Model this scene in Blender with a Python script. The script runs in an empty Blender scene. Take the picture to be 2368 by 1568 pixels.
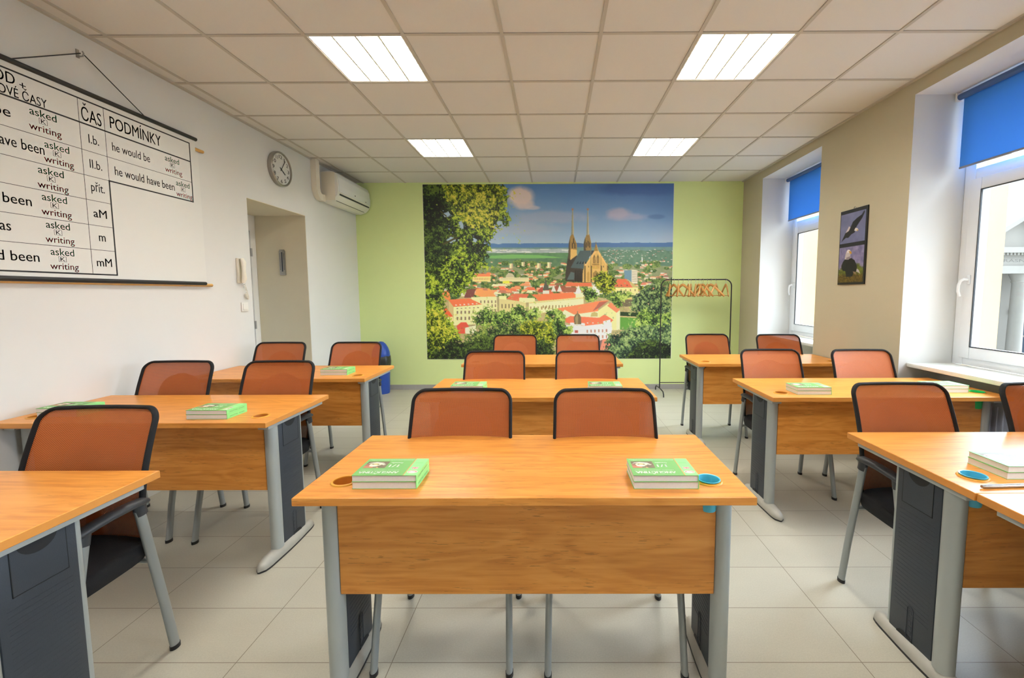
import bpy, bmesh, math, random
import numpy as np
from math import sin, cos, pi, radians, sqrt
from mathutils import Vector, Matrix
random.seed(7)
SC = bpy.context.scene
COL = SC.collection

# ------------------------------------------------------------------ camera
W_PX, H_PX = 2368, 1568
FPX, CX, CY = 1010.32, 1279.75, 761.77
PITCH, YAW, ROLL, CAMH = -.0834, -.0036, -.0035, 1.4129
cp, sp, cyw, syw = cos(PITCH), sin(PITCH), cos(YAW), sin(YAW)
fwd = Vector((syw*cp, cyw*cp, sp)); right = Vector((cyw, -syw, 0)); up = right.cross(fwd)
r2 = cos(ROLL)*right + sin(ROLL)*up; u2 = -sin(ROLL)*right + cos(ROLL)*up
cam_d = bpy.data.cameras.new('camera'); cam = bpy.data.objects.new('camera', cam_d); COL.objects.link(cam)
m = Matrix.Identity(4)
for i in range(3):
    m[i][0] = r2[i]; m[i][1] = u2[i]; m[i][2] = -fwd[i]
m[2][3] = CAMH
cam.matrix_world = m
cam_d.sensor_fit = 'HORIZONTAL'; cam_d.sensor_width = 36.0
cam_d.lens = FPX*36.0/W_PX
cam_d.shift_x = (W_PX/2-CX)/W_PX
cam_d.shift_y = (CY-H_PX/2)/W_PX
cam_d.clip_start = 0.05; cam_d.clip_end = 300
SC.camera = cam

# ------------------------------------------------------------------ world, exposure
SC.view_settings.view_transform = 'Standard'
SC.view_settings.look = 'None'
SC.view_settings.gamma = 1.0
SC.view_settings.use_curve_mapping = False
SC.view_settings.exposure = 0.58
wd = bpy.data.worlds.new('overcast_sky'); SC.world = wd; wd.use_nodes = True
SKY_STR = 1.0
wn = wd.node_tree.nodes; wl = wd.node_tree.links
bg = wn['Background']
def wmath(op, a, b=None):
    k = wn.new('ShaderNodeMath'); k.operation = op
    for i, x in enumerate((a, b)):
        if x is None: continue
        if isinstance(x, (int, float)): k.inputs[i].default_value = x
        else: wl.new(x, k.inputs[i])
    return k.outputs[0]
tc = wn.new('ShaderNodeTexCoord'); sep = wn.new('ShaderNodeSeparateXYZ'); rmp = wn.new('ShaderNodeValToRGB')
wl.new(tc.outputs['Generated'], sep.inputs[0]); wl.new(sep.outputs['Z'], rmp.inputs[0])
rmp.color_ramp.elements[0].position = 0.0; rmp.color_ramp.elements[0].color = (0.42, 0.42, 0.41, 1)
rmp.color_ramp.elements[1].position = 0.05; rmp.color_ramp.elements[1].color = (0.72, 0.86, 1.0, 1)
dd = wn.new('ShaderNodeVectorMath'); dd.operation = 'DOT_PRODUCT'      # added sky glow to brighten the windows and leave the facade dim
wl.new(tc.outputs['Generated'], dd.inputs[0]); dd.inputs[1].default_value = Vector((.80, .22, .56)).normalized()
SKY_BASE, SKY_GLOW = 1.7, 20.0
glow = wmath('MULTIPLY', wmath('POWER', wmath('MAXIMUM', dd.outputs['Value'], 0.0), 3.0), SKY_GLOW)
wl.new(rmp.outputs['Color'], bg.inputs['Color']); wl.new(wmath('ADD', glow, SKY_BASE), bg.inputs['Strength'])
LAMP_STR = 26.0
LAMP_COL = (1.0, 0.98, 0.94)

# room dimensions (metres, camera stands at x=0, y=0)
XL, XR, YB, YF, ZC = -2.84, 2.68, 6.345, -1.7, 2.979
NICHES = [(-.22, 1.02), (2.15, 3.385), (4.52, 5.77)]
NICHE_TOP = 2.87
XWIN = 3.09

for i, (a, b) in enumerate(NICHES):          # sampling portals in the window openings
    ld = bpy.data.lights.new('window_portal', 'AREA'); ld.shape = 'RECTANGLE'
    ld.size = 2.0; ld.size_y = b-a-.1
    ld.cycles.is_portal = True
    lo = bpy.data.objects.new('window_portal', ld); COL.objects.link(lo)
    lo.location = (XWIN+.2, (a+b)/2, 1.87); lo.rotation_euler = (0, radians(90), 0)
    lo['kind'] = 'structure'

# ------------------------------------------------------------------ helpers
def lin(c):
    return c/12.92 if c <= .04045 else ((c+.055)/1.055)**2.4
def rgb(r, g, b):
    return (lin(r/255), lin(g/255), lin(b/255), 1.0)

class MB:
    """collects shapes and links them as one mesh object"""
    def __init__(s):
        s.v = []; s.f = []; s.mi = []; s.slot = 0
    def add(s, vs, fs):
        o = len(s.v); s.v += [tuple(v) for v in vs]
        for f in fs:
            s.f.append([i+o for i in f]); s.mi.append(s.slot)
        return s
    def addbm(s, bm, mtx=None):
        bm.verts.index_update()
        vs = [(mtx @ v.co if mtx else v.co) for v in bm.verts]
        s.add(vs, [[v.index for v in f.verts] for f in bm.faces]); bm.free(); return s
    def box(s, x0, y0, z0, x1, y1, z1, bev=0, seg=2, mtx=None):
        bm = bmesh.new(); bmesh.ops.create_cube(bm, size=1)
        for v in bm.verts:
            v.co = Vector(((x0+x1)/2+v.co.x*(x1-x0), (y0+y1)/2+v.co.y*(y1-y0), (z0+z1)/2+v.co.z*(z1-z0)))
        if bev > 0:
            bmesh.ops.bevel(bm, geom=bm.edges[:], offset=bev, segments=seg, profile=.5, affect='EDGES')
        return s.addbm(bm, mtx)
    def prism(s, pts, axis, a, b, bev=0):
        """polygon pts (2-D) extruded along axis 'x','y' or 'z' from a to b"""
        def P(p, t):
            return {'x': (t, p[0], p[1]), 'y': (p[0], t, p[1]), 'z': (p[0], p[1], t)}[axis]
        bm = bmesh.new()
        va = [bm.verts.new(P(p, a)) for p in pts]; vb = [bm.verts.new(P(p, b)) for p in pts]
        n = len(pts)
        bm.faces.new(va); bm.faces.new(vb[::-1])
        for i in range(n):
            bm.faces.new((va[i], vb[i], vb[(i+1) % n], va[(i+1) % n]))
        bmesh.ops.recalc_face_normals(bm, faces=bm.faces[:])
        if bev > 0:
            bmesh.ops.bevel(bm, geom=bm.edges[:], offset=bev, segments=2, profile=.5, affect='EDGES')
        return s.addbm(bm)
    def tube(s, path, ra, rb=None, n=12, closed=False, ref=None, cap=True, radii=None):
        """sweep an ellipse (ra along ref direction, rb across) along path"""
        rb = rb or ra
        P = [Vector(p) for p in path]; N = len(P); rings = []
        prev = None
        for i in range(N):
            if closed: t = P[(i+1) % N]-P[i-1]
            elif i == 0: t = P[1]-P[0]
            elif i == N-1: t = P[-1]-P[-2]
            else: t = (P[i+1]-P[i]).normalized()+(P[i]-P[i-1]).normalized()
            t.normalize()
            if ref is not None: a = Vector(ref)
            elif prev is not None: a = prev
            else: a = Vector((0, 0, 1)) if abs(t.z) < .9 else Vector((1, 0, 0))
            a = (a-t*a.dot(t)); a.normalize(); b = t.cross(a); prev = a
            k = radii[i] if radii else 1
            rings.append([P[i]+a*(ra*k*cos(2*pi*j/n))+b*(rb*k*sin(2*pi*j/n)) for j in range(n)])
        vs = [v for r in rings for v in r]; fs = []
        for i in range(N if closed else N-1):
            for j in range(n):
                a0 = i*n+j; a1 = i*n+(j+1) % n; i2 = (i+1) % N
                fs.append((a0, a1, i2*n+(j+1) % n, i2*n+j))
        if cap and not closed:
            fs.append(tuple(range(n))[::-1]); fs.append(tuple((N-1)*n+j for j in range(n)))
        return s.add(vs, fs)
    def lathe(s, prof, n=24, c=(0, 0, 0), axis='z', sx=1, sy=1, cap=False):
        vs = []; fs = []
        for r, h in prof:
            for j in range(n):
                a = 2*pi*j/n; x, y = r*cos(a)*sx, r*sin(a)*sy
                p = {'z': (x, y, h), 'x': (h, x, y), 'y': (x, h, y)}[axis]
                vs.append((p[0]+c[0], p[1]+c[1], p[2]+c[2]))
        for i in range(len(prof)-1):
            for j in range(n):
                q = (i*n+j, i*n+(j+1) % n, (i+1)*n+(j+1) % n, (i+1)*n+j)
                fs.append(q)
        if cap and prof[0][0] > 1e-6: fs.append(tuple(range(n))[::-1])
        if cap and prof[-1][0] > 1e-6: fs.append(tuple((len(prof)-1)*n+j for j in range(n)))
        return s.add(vs, fs)
    def poly(s, pts):
        return s.add(pts, [tuple(range(len(pts)))])
    def build(s, name, mats, parent=None, smooth=None, fix=True):
        me = bpy.data.meshes.new(name)
        me.from_pydata(s.v, [], s.f); me.update()
        if not isinstance(mats, (list, tuple)): mats = [mats]
        for mt in mats: me.materials.append(mt)
        me.polygons.foreach_set('material_index', s.mi)
        if fix:
            bm = bmesh.new(); bm.from_mesh(me); bmesh.ops.recalc_face_normals(bm, faces=bm.faces[:]); bm.to_mesh(me); bm.free()
        if smooth:
            me.shade_smooth(); me.set_sharp_from_angle(angle=radians(smooth))
        o = bpy.data.objects.new(name, me); COL.objects.link(o)
        if parent: o.parent = parent
        return o

def tag(o, label, cat, group=None):
    o['label'] = label; o['category'] = cat
    if group: o['group'] = group
    return o
def thing(name, label, cat, loc=(0, 0, 0), rz=0, group=None):
    o = bpy.data.objects.new(name, None); COL.objects.link(o)
    o.location = loc; o.rotation_euler = (0, 0, rz); o.empty_display_size = .1
    return tag(o, label, cat, group)
def struct(o):
    o['kind'] = 'structure'; return o
def copy_thing(root, loc, rz=0, label=None, group=None, scale=None):
    r = root.copy(); COL.objects.link(r); r.location = loc; r.rotation_euler = (0, 0, rz)
    if scale: r.scale = scale
    if label: r['label'] = label
    if group: r['group'] = group
    for ch in list(root.children):
        c = ch.copy(); COL.objects.link(c); c.parent = r
        for g in list(ch.children):
            d = g.copy(); COL.objects.link(d); d.parent = c
    return r

# text as meshes: every string is fitted into a rectangle
def text_polys(s):
    cu = bpy.data.curves.new('t', 'FONT'); cu.body = s; cu.resolution_u = 3
    ob = bpy.data.objects.new('t', cu); COL.objects.link(ob)
    dg = bpy.context.evaluated_depsgraph_get()
    me = bpy.data.meshes.new_from_object(ob.evaluated_get(dg))
    vs = np.array([v.co[:2] for v in me.vertices]); fs = [tuple(p.vertices) for p in me.polygons]
    bpy.data.objects.remove(ob); bpy.data.curves.remove(cu); bpy.data.meshes.remove(me)
    return vs, fs
def put_text(mb, s, rect, f, bold=0.0):
    """rect = (u0,u1,v0,v1) in the writing plane, f maps (u,v) to a 3-D point; bold thickens the strokes sideways"""
    vs, fs = text_polys(s)
    lo, hi = vs.min(0), vs.max(0)
    du = (rect[1]-rect[0])*bold/max(1, len(s))
    for k in ((-1, 0, 1) if bold else (0,)):
        u = rect[0]+du+(vs[:, 0]-lo[0])/(hi[0]-lo[0])*(rect[1]-rect[0]-2*du)+k*du
        v = rect[2]+(vs[:, 1]-lo[1])/(hi[1]-lo[1])*(rect[3]-rect[2])
        mb.add([f(a, b) for a, b in zip(u, v)], fs)

# ------------------------------------------------------------------ materials
def nm(name):
    mt = bpy.data.materials.new(name); mt.use_nodes = True
    return mt, mt.node_tree.nodes, mt.node_tree.links, mt.node_tree.nodes['Principled BSDF']
def pm(name, col, rough=.5, metal=0, noise=0, nscale=40, bump=0, spec=.5, emis=None):
    mt, n, l, b = nm(name)
    b.inputs['Base Color'].default_value = col; b.inputs['Roughness'].default_value = rough
    b.inputs['Metallic'].default_value = metal; b.inputs['Specular IOR Level'].default_value = spec
    if noise or bump:
        t = n.new('ShaderNodeTexCoord'); ns = n.new('ShaderNodeTexNoise'); ns.inputs['Scale'].default_value = nscale
        ns.inputs['Detail'].default_value = 4
        l.new(t.outputs['Object'], ns.inputs['Vector'])
        if noise:
            mx = n.new('ShaderNodeMix'); mx.data_type = 'RGBA'
            mx.inputs[6].default_value = tuple(c*(1-noise) for c in col[:3])+(1,)
            mx.inputs[7].default_value = tuple(min(1, c*(1+noise)) for c in col[:3])+(1,)
            l.new(ns.outputs['Fac'], mx.inputs[0]); l.new(mx.outputs[2], b.inputs['Base Color'])
        if bump:
            bp = n.new('ShaderNodeBump'); bp.inputs['Strength'].default_value = bump; bp.inputs['Distance'].default_value = .002
            l.new(ns.outputs['Fac'], bp.inputs['Height']); l.new(bp.outputs['Normal'], b.inputs['Normal'])
    return mt
def math_node(n, l, op, a, b=None):
    k = n.new('ShaderNodeMath'); k.operation = op
    for i, x in enumerate((a, b)):
        if x is None: continue
        if isinstance(x, (int, float)): k.inputs[i].default_value = x
        else: l.new(x, k.inputs[i])
    return k.outputs[0]

def wood(name, c_dark, c_mid, c_light, rough=.36, grain_z=True):
    mt, n, l, b = nm(name)
    t = n.new('ShaderNodeTexCoord'); oi = n.new('ShaderNodeObjectInfo')
    va = n.new('ShaderNodeVectorMath'); va.operation = 'ADD'
    cmb = n.new('ShaderNodeCombineXYZ')
    rn = math_node(n, l, 'MULTIPLY', oi.outputs['Random'], 37.0)
    for i in range(3): l.new(rn, cmb.inputs[i])
    l.new(t.outputs['Object'], va.inputs[0]); l.new(cmb.outputs[0], va.inputs[1])
    def noise(sc, detail, dist=0, rgh=.5):
        mp = n.new('ShaderNodeMapping'); mp.inputs['Scale'].default_value = sc
        l.new(va.outputs[0], mp.inputs[0])
        k = n.new('ShaderNodeTexNoise'); k.inputs['Scale'].default_value = 1; k.inputs['Detail'].default_value = detail
        k.inputs['Distortion'].default_value = dist; k.inputs['Roughness'].default_value = rgh
        l.new(mp.outputs[0], k.inputs['Vector']); return k.outputs['Fac']
    n1 = noise((1.3, 9, 9), 3, .6)
    rings = math_node(n, l, 'SINE', math_node(n, l, 'MULTIPLY', n1, 46.0))
    n2 = noise((2.5, 45, 45), 5, 0, .65)
    fac = math_node(n, l, 'ADD', math_node(n, l, 'MULTIPLY', rings, .09), n2)
    cr = n.new('ShaderNodeValToRGB'); e = cr.color_ramp.elements
    e[0].position = .3; e[0].color = c_dark; e[1].position = .72; e[1].color = c_light
    k = e.new(.5); k.color = c_mid
    l.new(fac, cr.inputs[0])
    n3 = noise((16, 260, 260), 2, 0)
    n4 = noise((2.2, 7, 7), 2, 0)
    sp1 = math_node(n, l, 'MULTIPLY', math_node(n, l, 'GREATER_THAN', n3, .655), math_node(n, l, 'GREATER_THAN', n4, .52))
    mx = n.new('ShaderNodeMix'); mx.data_type = 'RGBA'
    l.new(math_node(n, l, 'MULTIPLY', sp1, .5), mx.inputs[0]); l.new(cr.outputs[0], mx.inputs[6])
    mx.inputs[7].default_value = tuple(c*.42 for c in c_dark[:3])+(1,)
    l.new(mx.outputs[2], b.inputs['Base Color'])
    b.inputs['Roughness'].default_value = rough
    return mt

M = {}
M['laminate'] = wood('orange_alder_laminate', rgb(206, 130, 52), rgb(222, 148, 64), rgb(232, 160, 76), .33)
M['edge'] = pm('laminate_edge_band', rgb(220, 148, 70), .4, noise=.05, nscale=60)
M['pine'] = wood('pale_wood', rgb(190, 130, 62), rgb(208, 150, 80), rgb(220, 165, 96), .45)
M['dowel'] = pm('dowel_wood', rgb(206, 160, 92), .5, noise=.15, nscale=30)
M['frame'] = pm('silver_grey_paint', rgb(176, 182, 180), .42, .25)
M['foot'] = pm('cast_foot_grey', rgb(176, 174, 164), .5, .1, noise=.15, nscale=18)
M['slate'] = pm('slate_grey_plastic', rgb(56, 63, 72), .5, bump=.3, nscale=300)
M['slate_dark'] = pm('dark_recess', rgb(26, 29, 33), .6)
M['black'] = pm('black_plastic', rgb(30, 30, 32), .45)
M['arm'] = pm('charcoal_plastic', rgb(52, 54, 58), .42)
M['trim'] = pm('black_fabric_binding', rgb(20, 20, 22), .85, bump=.8, nscale=500)
M['seat'] = pm('black_seat_fabric', rgb(22, 23, 26), .9, bump=.8, nscale=600)
M['leg'] = pm('chair_leg_silver', rgb(158, 164, 164), .4, .35)
M['chrome'] = pm('chrome', rgb(200, 200, 200), .15, 1)
M['lumbar'] = pm('lumbar_plastic', rgb(204, 168, 140), .25)
M['rim_orange'] = pm('orange_plastic', rgb(222, 158, 50), .4)
M['hole'] = pm('brown_cup_plastic', rgb(190, 116, 36), .5)
M['cyan'] = pm('cyan_plastic', rgb(84, 190, 220), .35)
M['green'] = pm('green_plastic', rgb(30, 190, 95), .35)
M['white_paint'] = pm('white_wall_paint', rgb(222, 222, 219), .9, noise=.025, nscale=3, bump=.15)
M['shaded_paint'] = pm('shaded_wall_paint', rgb(188, 180, 156), .9, noise=.03, nscale=3, bump=.15)  # wall paint darkened to beige, the shade of the window wall in its colour
M['jamb'] = pm('jamb_paint', rgb(226, 216, 190), .9, noise=.04, nscale=4)
M['green_paint'] = pm('lime_green_wall_paint', rgb(226, 242, 170), .9, noise=.02, nscale=3)
M['yellow_render'] = pm('yellow_render', rgb(208, 176, 124), .9)
M['tile_white'] = pm('ceiling_tile', rgb(222, 219, 215), .95, noise=.02, nscale=120, bump=.1)
M['tbar'] = pm('ceiling_grid_bar', rgb(192, 186, 176), .6)
M['upvc'] = pm('white_upvc', rgb(236, 240, 244), .3)
M['sill'] = pm('sill_laminate', rgb(226, 226, 220), .35, noise=.03, nscale=12)
M['plastic_white'] = pm('white_plastic', rgb(236, 234, 228), .35)
M['plastic_cream'] = pm('cream_plastic', rgb(234, 228, 212), .4)
M['blind'] = None
M['steel'] = pm('brushed_steel', rgb(170, 166, 158), .3, .9)
M['white_sheet'] = pm('chart_paper', rgb(226, 226, 222), .55)
M['ink'] = pm('black_ink', rgb(22, 22, 24), .6)
M['ink_green'] = pm('green_ink', rgb(24, 136, 76), .6)
M['ink_red'] = pm('red_ink', rgb(214, 30, 50), .6)
M['page'] = pm('book_pages', rgb(234, 234, 232), .8, noise=.05, nscale=200)
M['cover'] = pm('green_book_cover', rgb(122, 186, 104), .5)
M['spine'] = pm('light_green_spine', rgb(140, 226, 140), .3)
M['letter_white'] = pm('white_lettering', rgb(240, 244, 236), .4)
M['letter_green'] = pm('dark_green_lettering', rgb(70, 130, 80), .5)
M['bin'] = pm('blue_bin_plastic', rgb(38, 78, 172), .35)
M['bag'] = pm('black_bin_bag', rgb(40, 44, 40), .3, bump=1, nscale=60)
M['skirt'] = pm('grey_skirting_tile', rgb(170, 168, 164), .4, noise=.06, nscale=30)
M['radiator'] = pm('radiator_enamel', rgb(190, 200, 220), .35)
M['stone'] = pm('pale_facade', rgb(152, 147, 137), .9, noise=.04, nscale=2)
M['brick'] = pm('red_facade', rgb(140, 92, 84), .9, noise=.15, nscale=12)
M['facade_glass'] = pm('facade_window', rgb(84, 94, 108), .25)
M['asphalt'] = pm('street_asphalt', rgb(150, 150, 148), .9)

def blind_mat():
    mt, n, l, b = nm('blue_blind_fabric')
    out = n['Material Output']
    d = n.new('ShaderNodeBsdfDiffuse'); d.inputs['Color'].default_value = rgb(84, 156, 230)
    t = n.new('ShaderNodeBsdfTranslucent'); t.inputs['Color'].default_value = rgb(120, 178, 236)
    ms = n.new('ShaderNodeMixShader'); ms.inputs[0].default_value = .25
    l.new(d.outputs[0], ms.inputs[1]); l.new(t.outputs[0], ms.inputs[2]); l.new(ms.outputs[0], out.inputs['Surface'])
    return mt
M['blind'] = blind_mat()
def glass_mat(name='window_glass', refl=1.0):
    mt, n, l, b = nm(name)
    out = n['Material Output']
    tr = n.new('ShaderNodeBsdfTransparent'); gl = n.new('ShaderNodeBsdfGlossy'); gl.inputs['Roughness'].default_value = .02
    ge = n.new('ShaderNodeNewGeometry'); dt = n.new('ShaderNodeVectorMath'); dt.operation = 'DOT_PRODUCT'
    l.new(ge.outputs['Normal'], dt.inputs[0]); l.new(ge.outputs['Incoming'], dt.inputs[1])
    ca = math_node(n, l, 'SUBTRACT', 1.0, math_node(n, l, 'ABSOLUTE', dt.outputs['Value']))
    fr = math_node(n, l, 'ADD', .02, math_node(n, l, 'MULTIPLY', math_node(n, l, 'POWER', ca, 5.0), .96))
    ms = n.new('ShaderNodeMixShader')
    l.new(math_node(n, l, 'MULTIPLY', fr, refl), ms.inputs[0])
    l.new(tr.outputs[0], ms.inputs[1]); l.new(gl.outputs[0], ms.inputs[2]); l.new(ms.outputs[0], out.inputs['Surface'])
    return mt
M['glass'] = glass_mat()
def emis_mat(name, col, st):
    mt, n, l, b = nm(name)
    b.inputs['Base Color'].default_value = (.8, .8, .8, 1)
    b.inputs['Emission Color'].default_value = tuple(col)+(1,); b.inputs['Emission Strength'].default_value = st
    return mt
M['lamp'] = emis_mat('fluorescent_glow', LAMP_COL, LAMP_STR)
M['louvre'] = pm('lamp_louvre', rgb(235, 232, 222), .25, .2)
def mesh_fabric():
    mt, n, l, b = nm('orange_mesh_fabric')
    out = n['Material Output']
    t = n.new('ShaderNodeTexCoord'); s = n.new('ShaderNodeSeparateXYZ'); l.new(t.outputs['Object'], s.inputs[0])
    px, pz = .0075, .0062
    a = math_node(n, l, 'SINE', math_node(n, l, 'MULTIPLY', s.outputs['X'], 2*pi/px))
    c = math_node(n, l, 'SINE', math_node(n, l, 'MULTIPLY', s.outputs['Z'], 2*pi/pz))
    f = math_node(n, l, 'MULTIPLY', a, c)
    hole = math_node(n, l, 'GREATER_THAN', f, .38)
    ns = n.new('ShaderNodeTexNoise'); ns.inputs['Scale'].default_value = 6; l.new(t.outputs['Object'], ns.inputs['Vector'])
    cr = n.new('ShaderNodeValToRGB'); cr.color_ramp.elements[0].color = rgb(176, 92, 40); cr.color_ramp.elements[1].color = rgb(190, 107, 52)
    l.new(ns.outputs['Fac'], cr.inputs[0]); l.new(cr.outputs[0], b.inputs['Base Color'])
    b.inputs['Roughness'].default_value = .6
    b.inputs['Sheen Weight'].default_value = .15; b.inputs['Sheen Roughness'].default_value = .4
    b.inputs['Sheen Tint'].default_value = rgb(255, 190, 150)
    dk = n.new('ShaderNodeBsdfDiffuse'); dk.inputs['Color'].default_value = rgb(112, 56, 28)
    tr = n.new('ShaderNodeBsdfTransparent')
    hm = n.new('ShaderNodeMixShader'); hm.inputs[0].default_value = .26
    l.new(dk.outputs[0], hm.inputs[1]); l.new(tr.outputs[0], hm.inputs[2])
    ms = n.new('ShaderNodeMixShader'); l.new(hole, ms.inputs[0]); l.new(b.outputs[0], ms.inputs[1]); l.new(hm.outputs[0], ms.inputs[2])
    l.new(ms.outputs[0], out.inputs['Surface'])
    return mt
M['mesh'] = mesh_fabric()
def floor_mat():
    mt, n, l, b = nm('pale_stone_floor_tiles')
    t = n.new('ShaderNodeTexCoord'); s = n.new('ShaderNodeSeparateXYZ'); l.new(t.outputs['Object'], s.inputs[0])
    TX, TY, GX, GY, G = .6, .2917, -.6305, 1.5631, .0030
    def edge(o, p, off):
        q = math_node(n, l, 'DIVIDE', math_node(n, l, 'SUBTRACT', o, off), p)
        fr = math_node(n, l, 'FRACT', math_node(n, l, 'ADD', q, 100.0))
        d = math_node(n, l, 'MULTIPLY', math_node(n, l, 'MINIMUM', fr, math_node(n, l, 'SUBTRACT', 1.0, fr)), p)
        return d, math_node(n, l, 'FLOOR', q)
    dx, ix = edge(s.outputs['X'], TX, GX); dy, iy = edge(s.outputs['Y'], TY, GY)
    g = math_node(n, l, 'LESS_THAN', math_node(n, l, 'MINIMUM', dx, dy), G/2)
    cmb = n.new('ShaderNodeCombineXYZ'); l.new(ix, cmb.inputs[0]); l.new(iy, cmb.inputs[1])
    wn_ = n.new('ShaderNodeTexWhiteNoise'); wn_.noise_dimensions = '3D'; l.new(cmb.outputs[0], wn_.inputs['Vector'])
    ns = n.new('ShaderNodeTexNoise'); ns.inputs['Scale'].default_value = 160; ns.inputs['Detail'].default_value = 3; ns.inputs['Roughness'].default_value = .8
    l.new(t.outputs['Object'], ns.inputs['Vector'])
    n2 = n.new('ShaderNodeTexNoise'); n2.inputs['Scale'].default_value = 2.2; n2.inputs['Detail'].default_value = 5
    mp = n.new('ShaderNodeMapping'); mp.inputs['Scale'].default_value = (1, 2.5, 1); mp.inputs['Rotation'].default_value = (0, 0, .5)
    l.new(t.outputs['Object'], mp.inputs[0]); l.new(mp.outputs[0], n2.inputs['Vector'])
    v = math_node(n, l, 'ADD', math_node(n, l, 'MULTIPLY', math_node(n, l, 'SUBTRACT', ns.outputs['Fac'], .5), .55),
                  math_node(n, l, 'MULTIPLY', math_node(n, l, 'SUBTRACT', n2.outputs['Fac'], .5), .25))
    v = math_node(n, l, 'ADD', v, math_node(n, l, 'MULTIPLY', math_node(n, l, 'SUBTRACT', wn_.outputs['Value'], .5), .06))
    v = math_node(n, l, 'ADD', v, .5)
    cr = n.new('ShaderNodeValToRGB'); e = cr.color_ramp.elements
    e[0].position = .1; e[0].color = rgb(156, 152, 136); e[1].position = .9; e[1].color = rgb(200, 196, 180)
    l.new(v, cr.inputs[0])
    mx = n.new('ShaderNodeMix'); mx.data_type = 'RGBA'; l.new(g, mx.inputs[0]); l.new(cr.outputs[0], mx.inputs[6]); mx.inputs[7].default_value = rgb(120, 108, 92)
    l.new(mx.outputs[2], b.inputs['Base Color'])
    b.inputs['Roughness'].default_value = .38
    bp = n.new('ShaderNodeBump'); bp.inputs['Strength'].default_value = .35; bp.inputs['Distance'].default_value = .002
    l.new(math_node(n, l, 'SUBTRACT', n2.outputs['Fac'], g), bp.inputs['Height']); l.new(bp.outputs['Normal'], b.inputs['Normal'])
    return mt
M['floor'] = floor_mat()
def print_mat(name, rough=.45):
    mt, n, l, b = nm(name)
    a = n.new('ShaderNodeAttribute'); a.attribute_name = 'print'
    l.new(a.outputs['Color'], b.inputs['Base Color']); b.inputs['Roughness'].default_value = rough
    return mt
M['print'] = print_mat('printed_picture', .5)
M['print_gloss'] = print_mat('glossy_printed_picture', .5)

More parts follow.
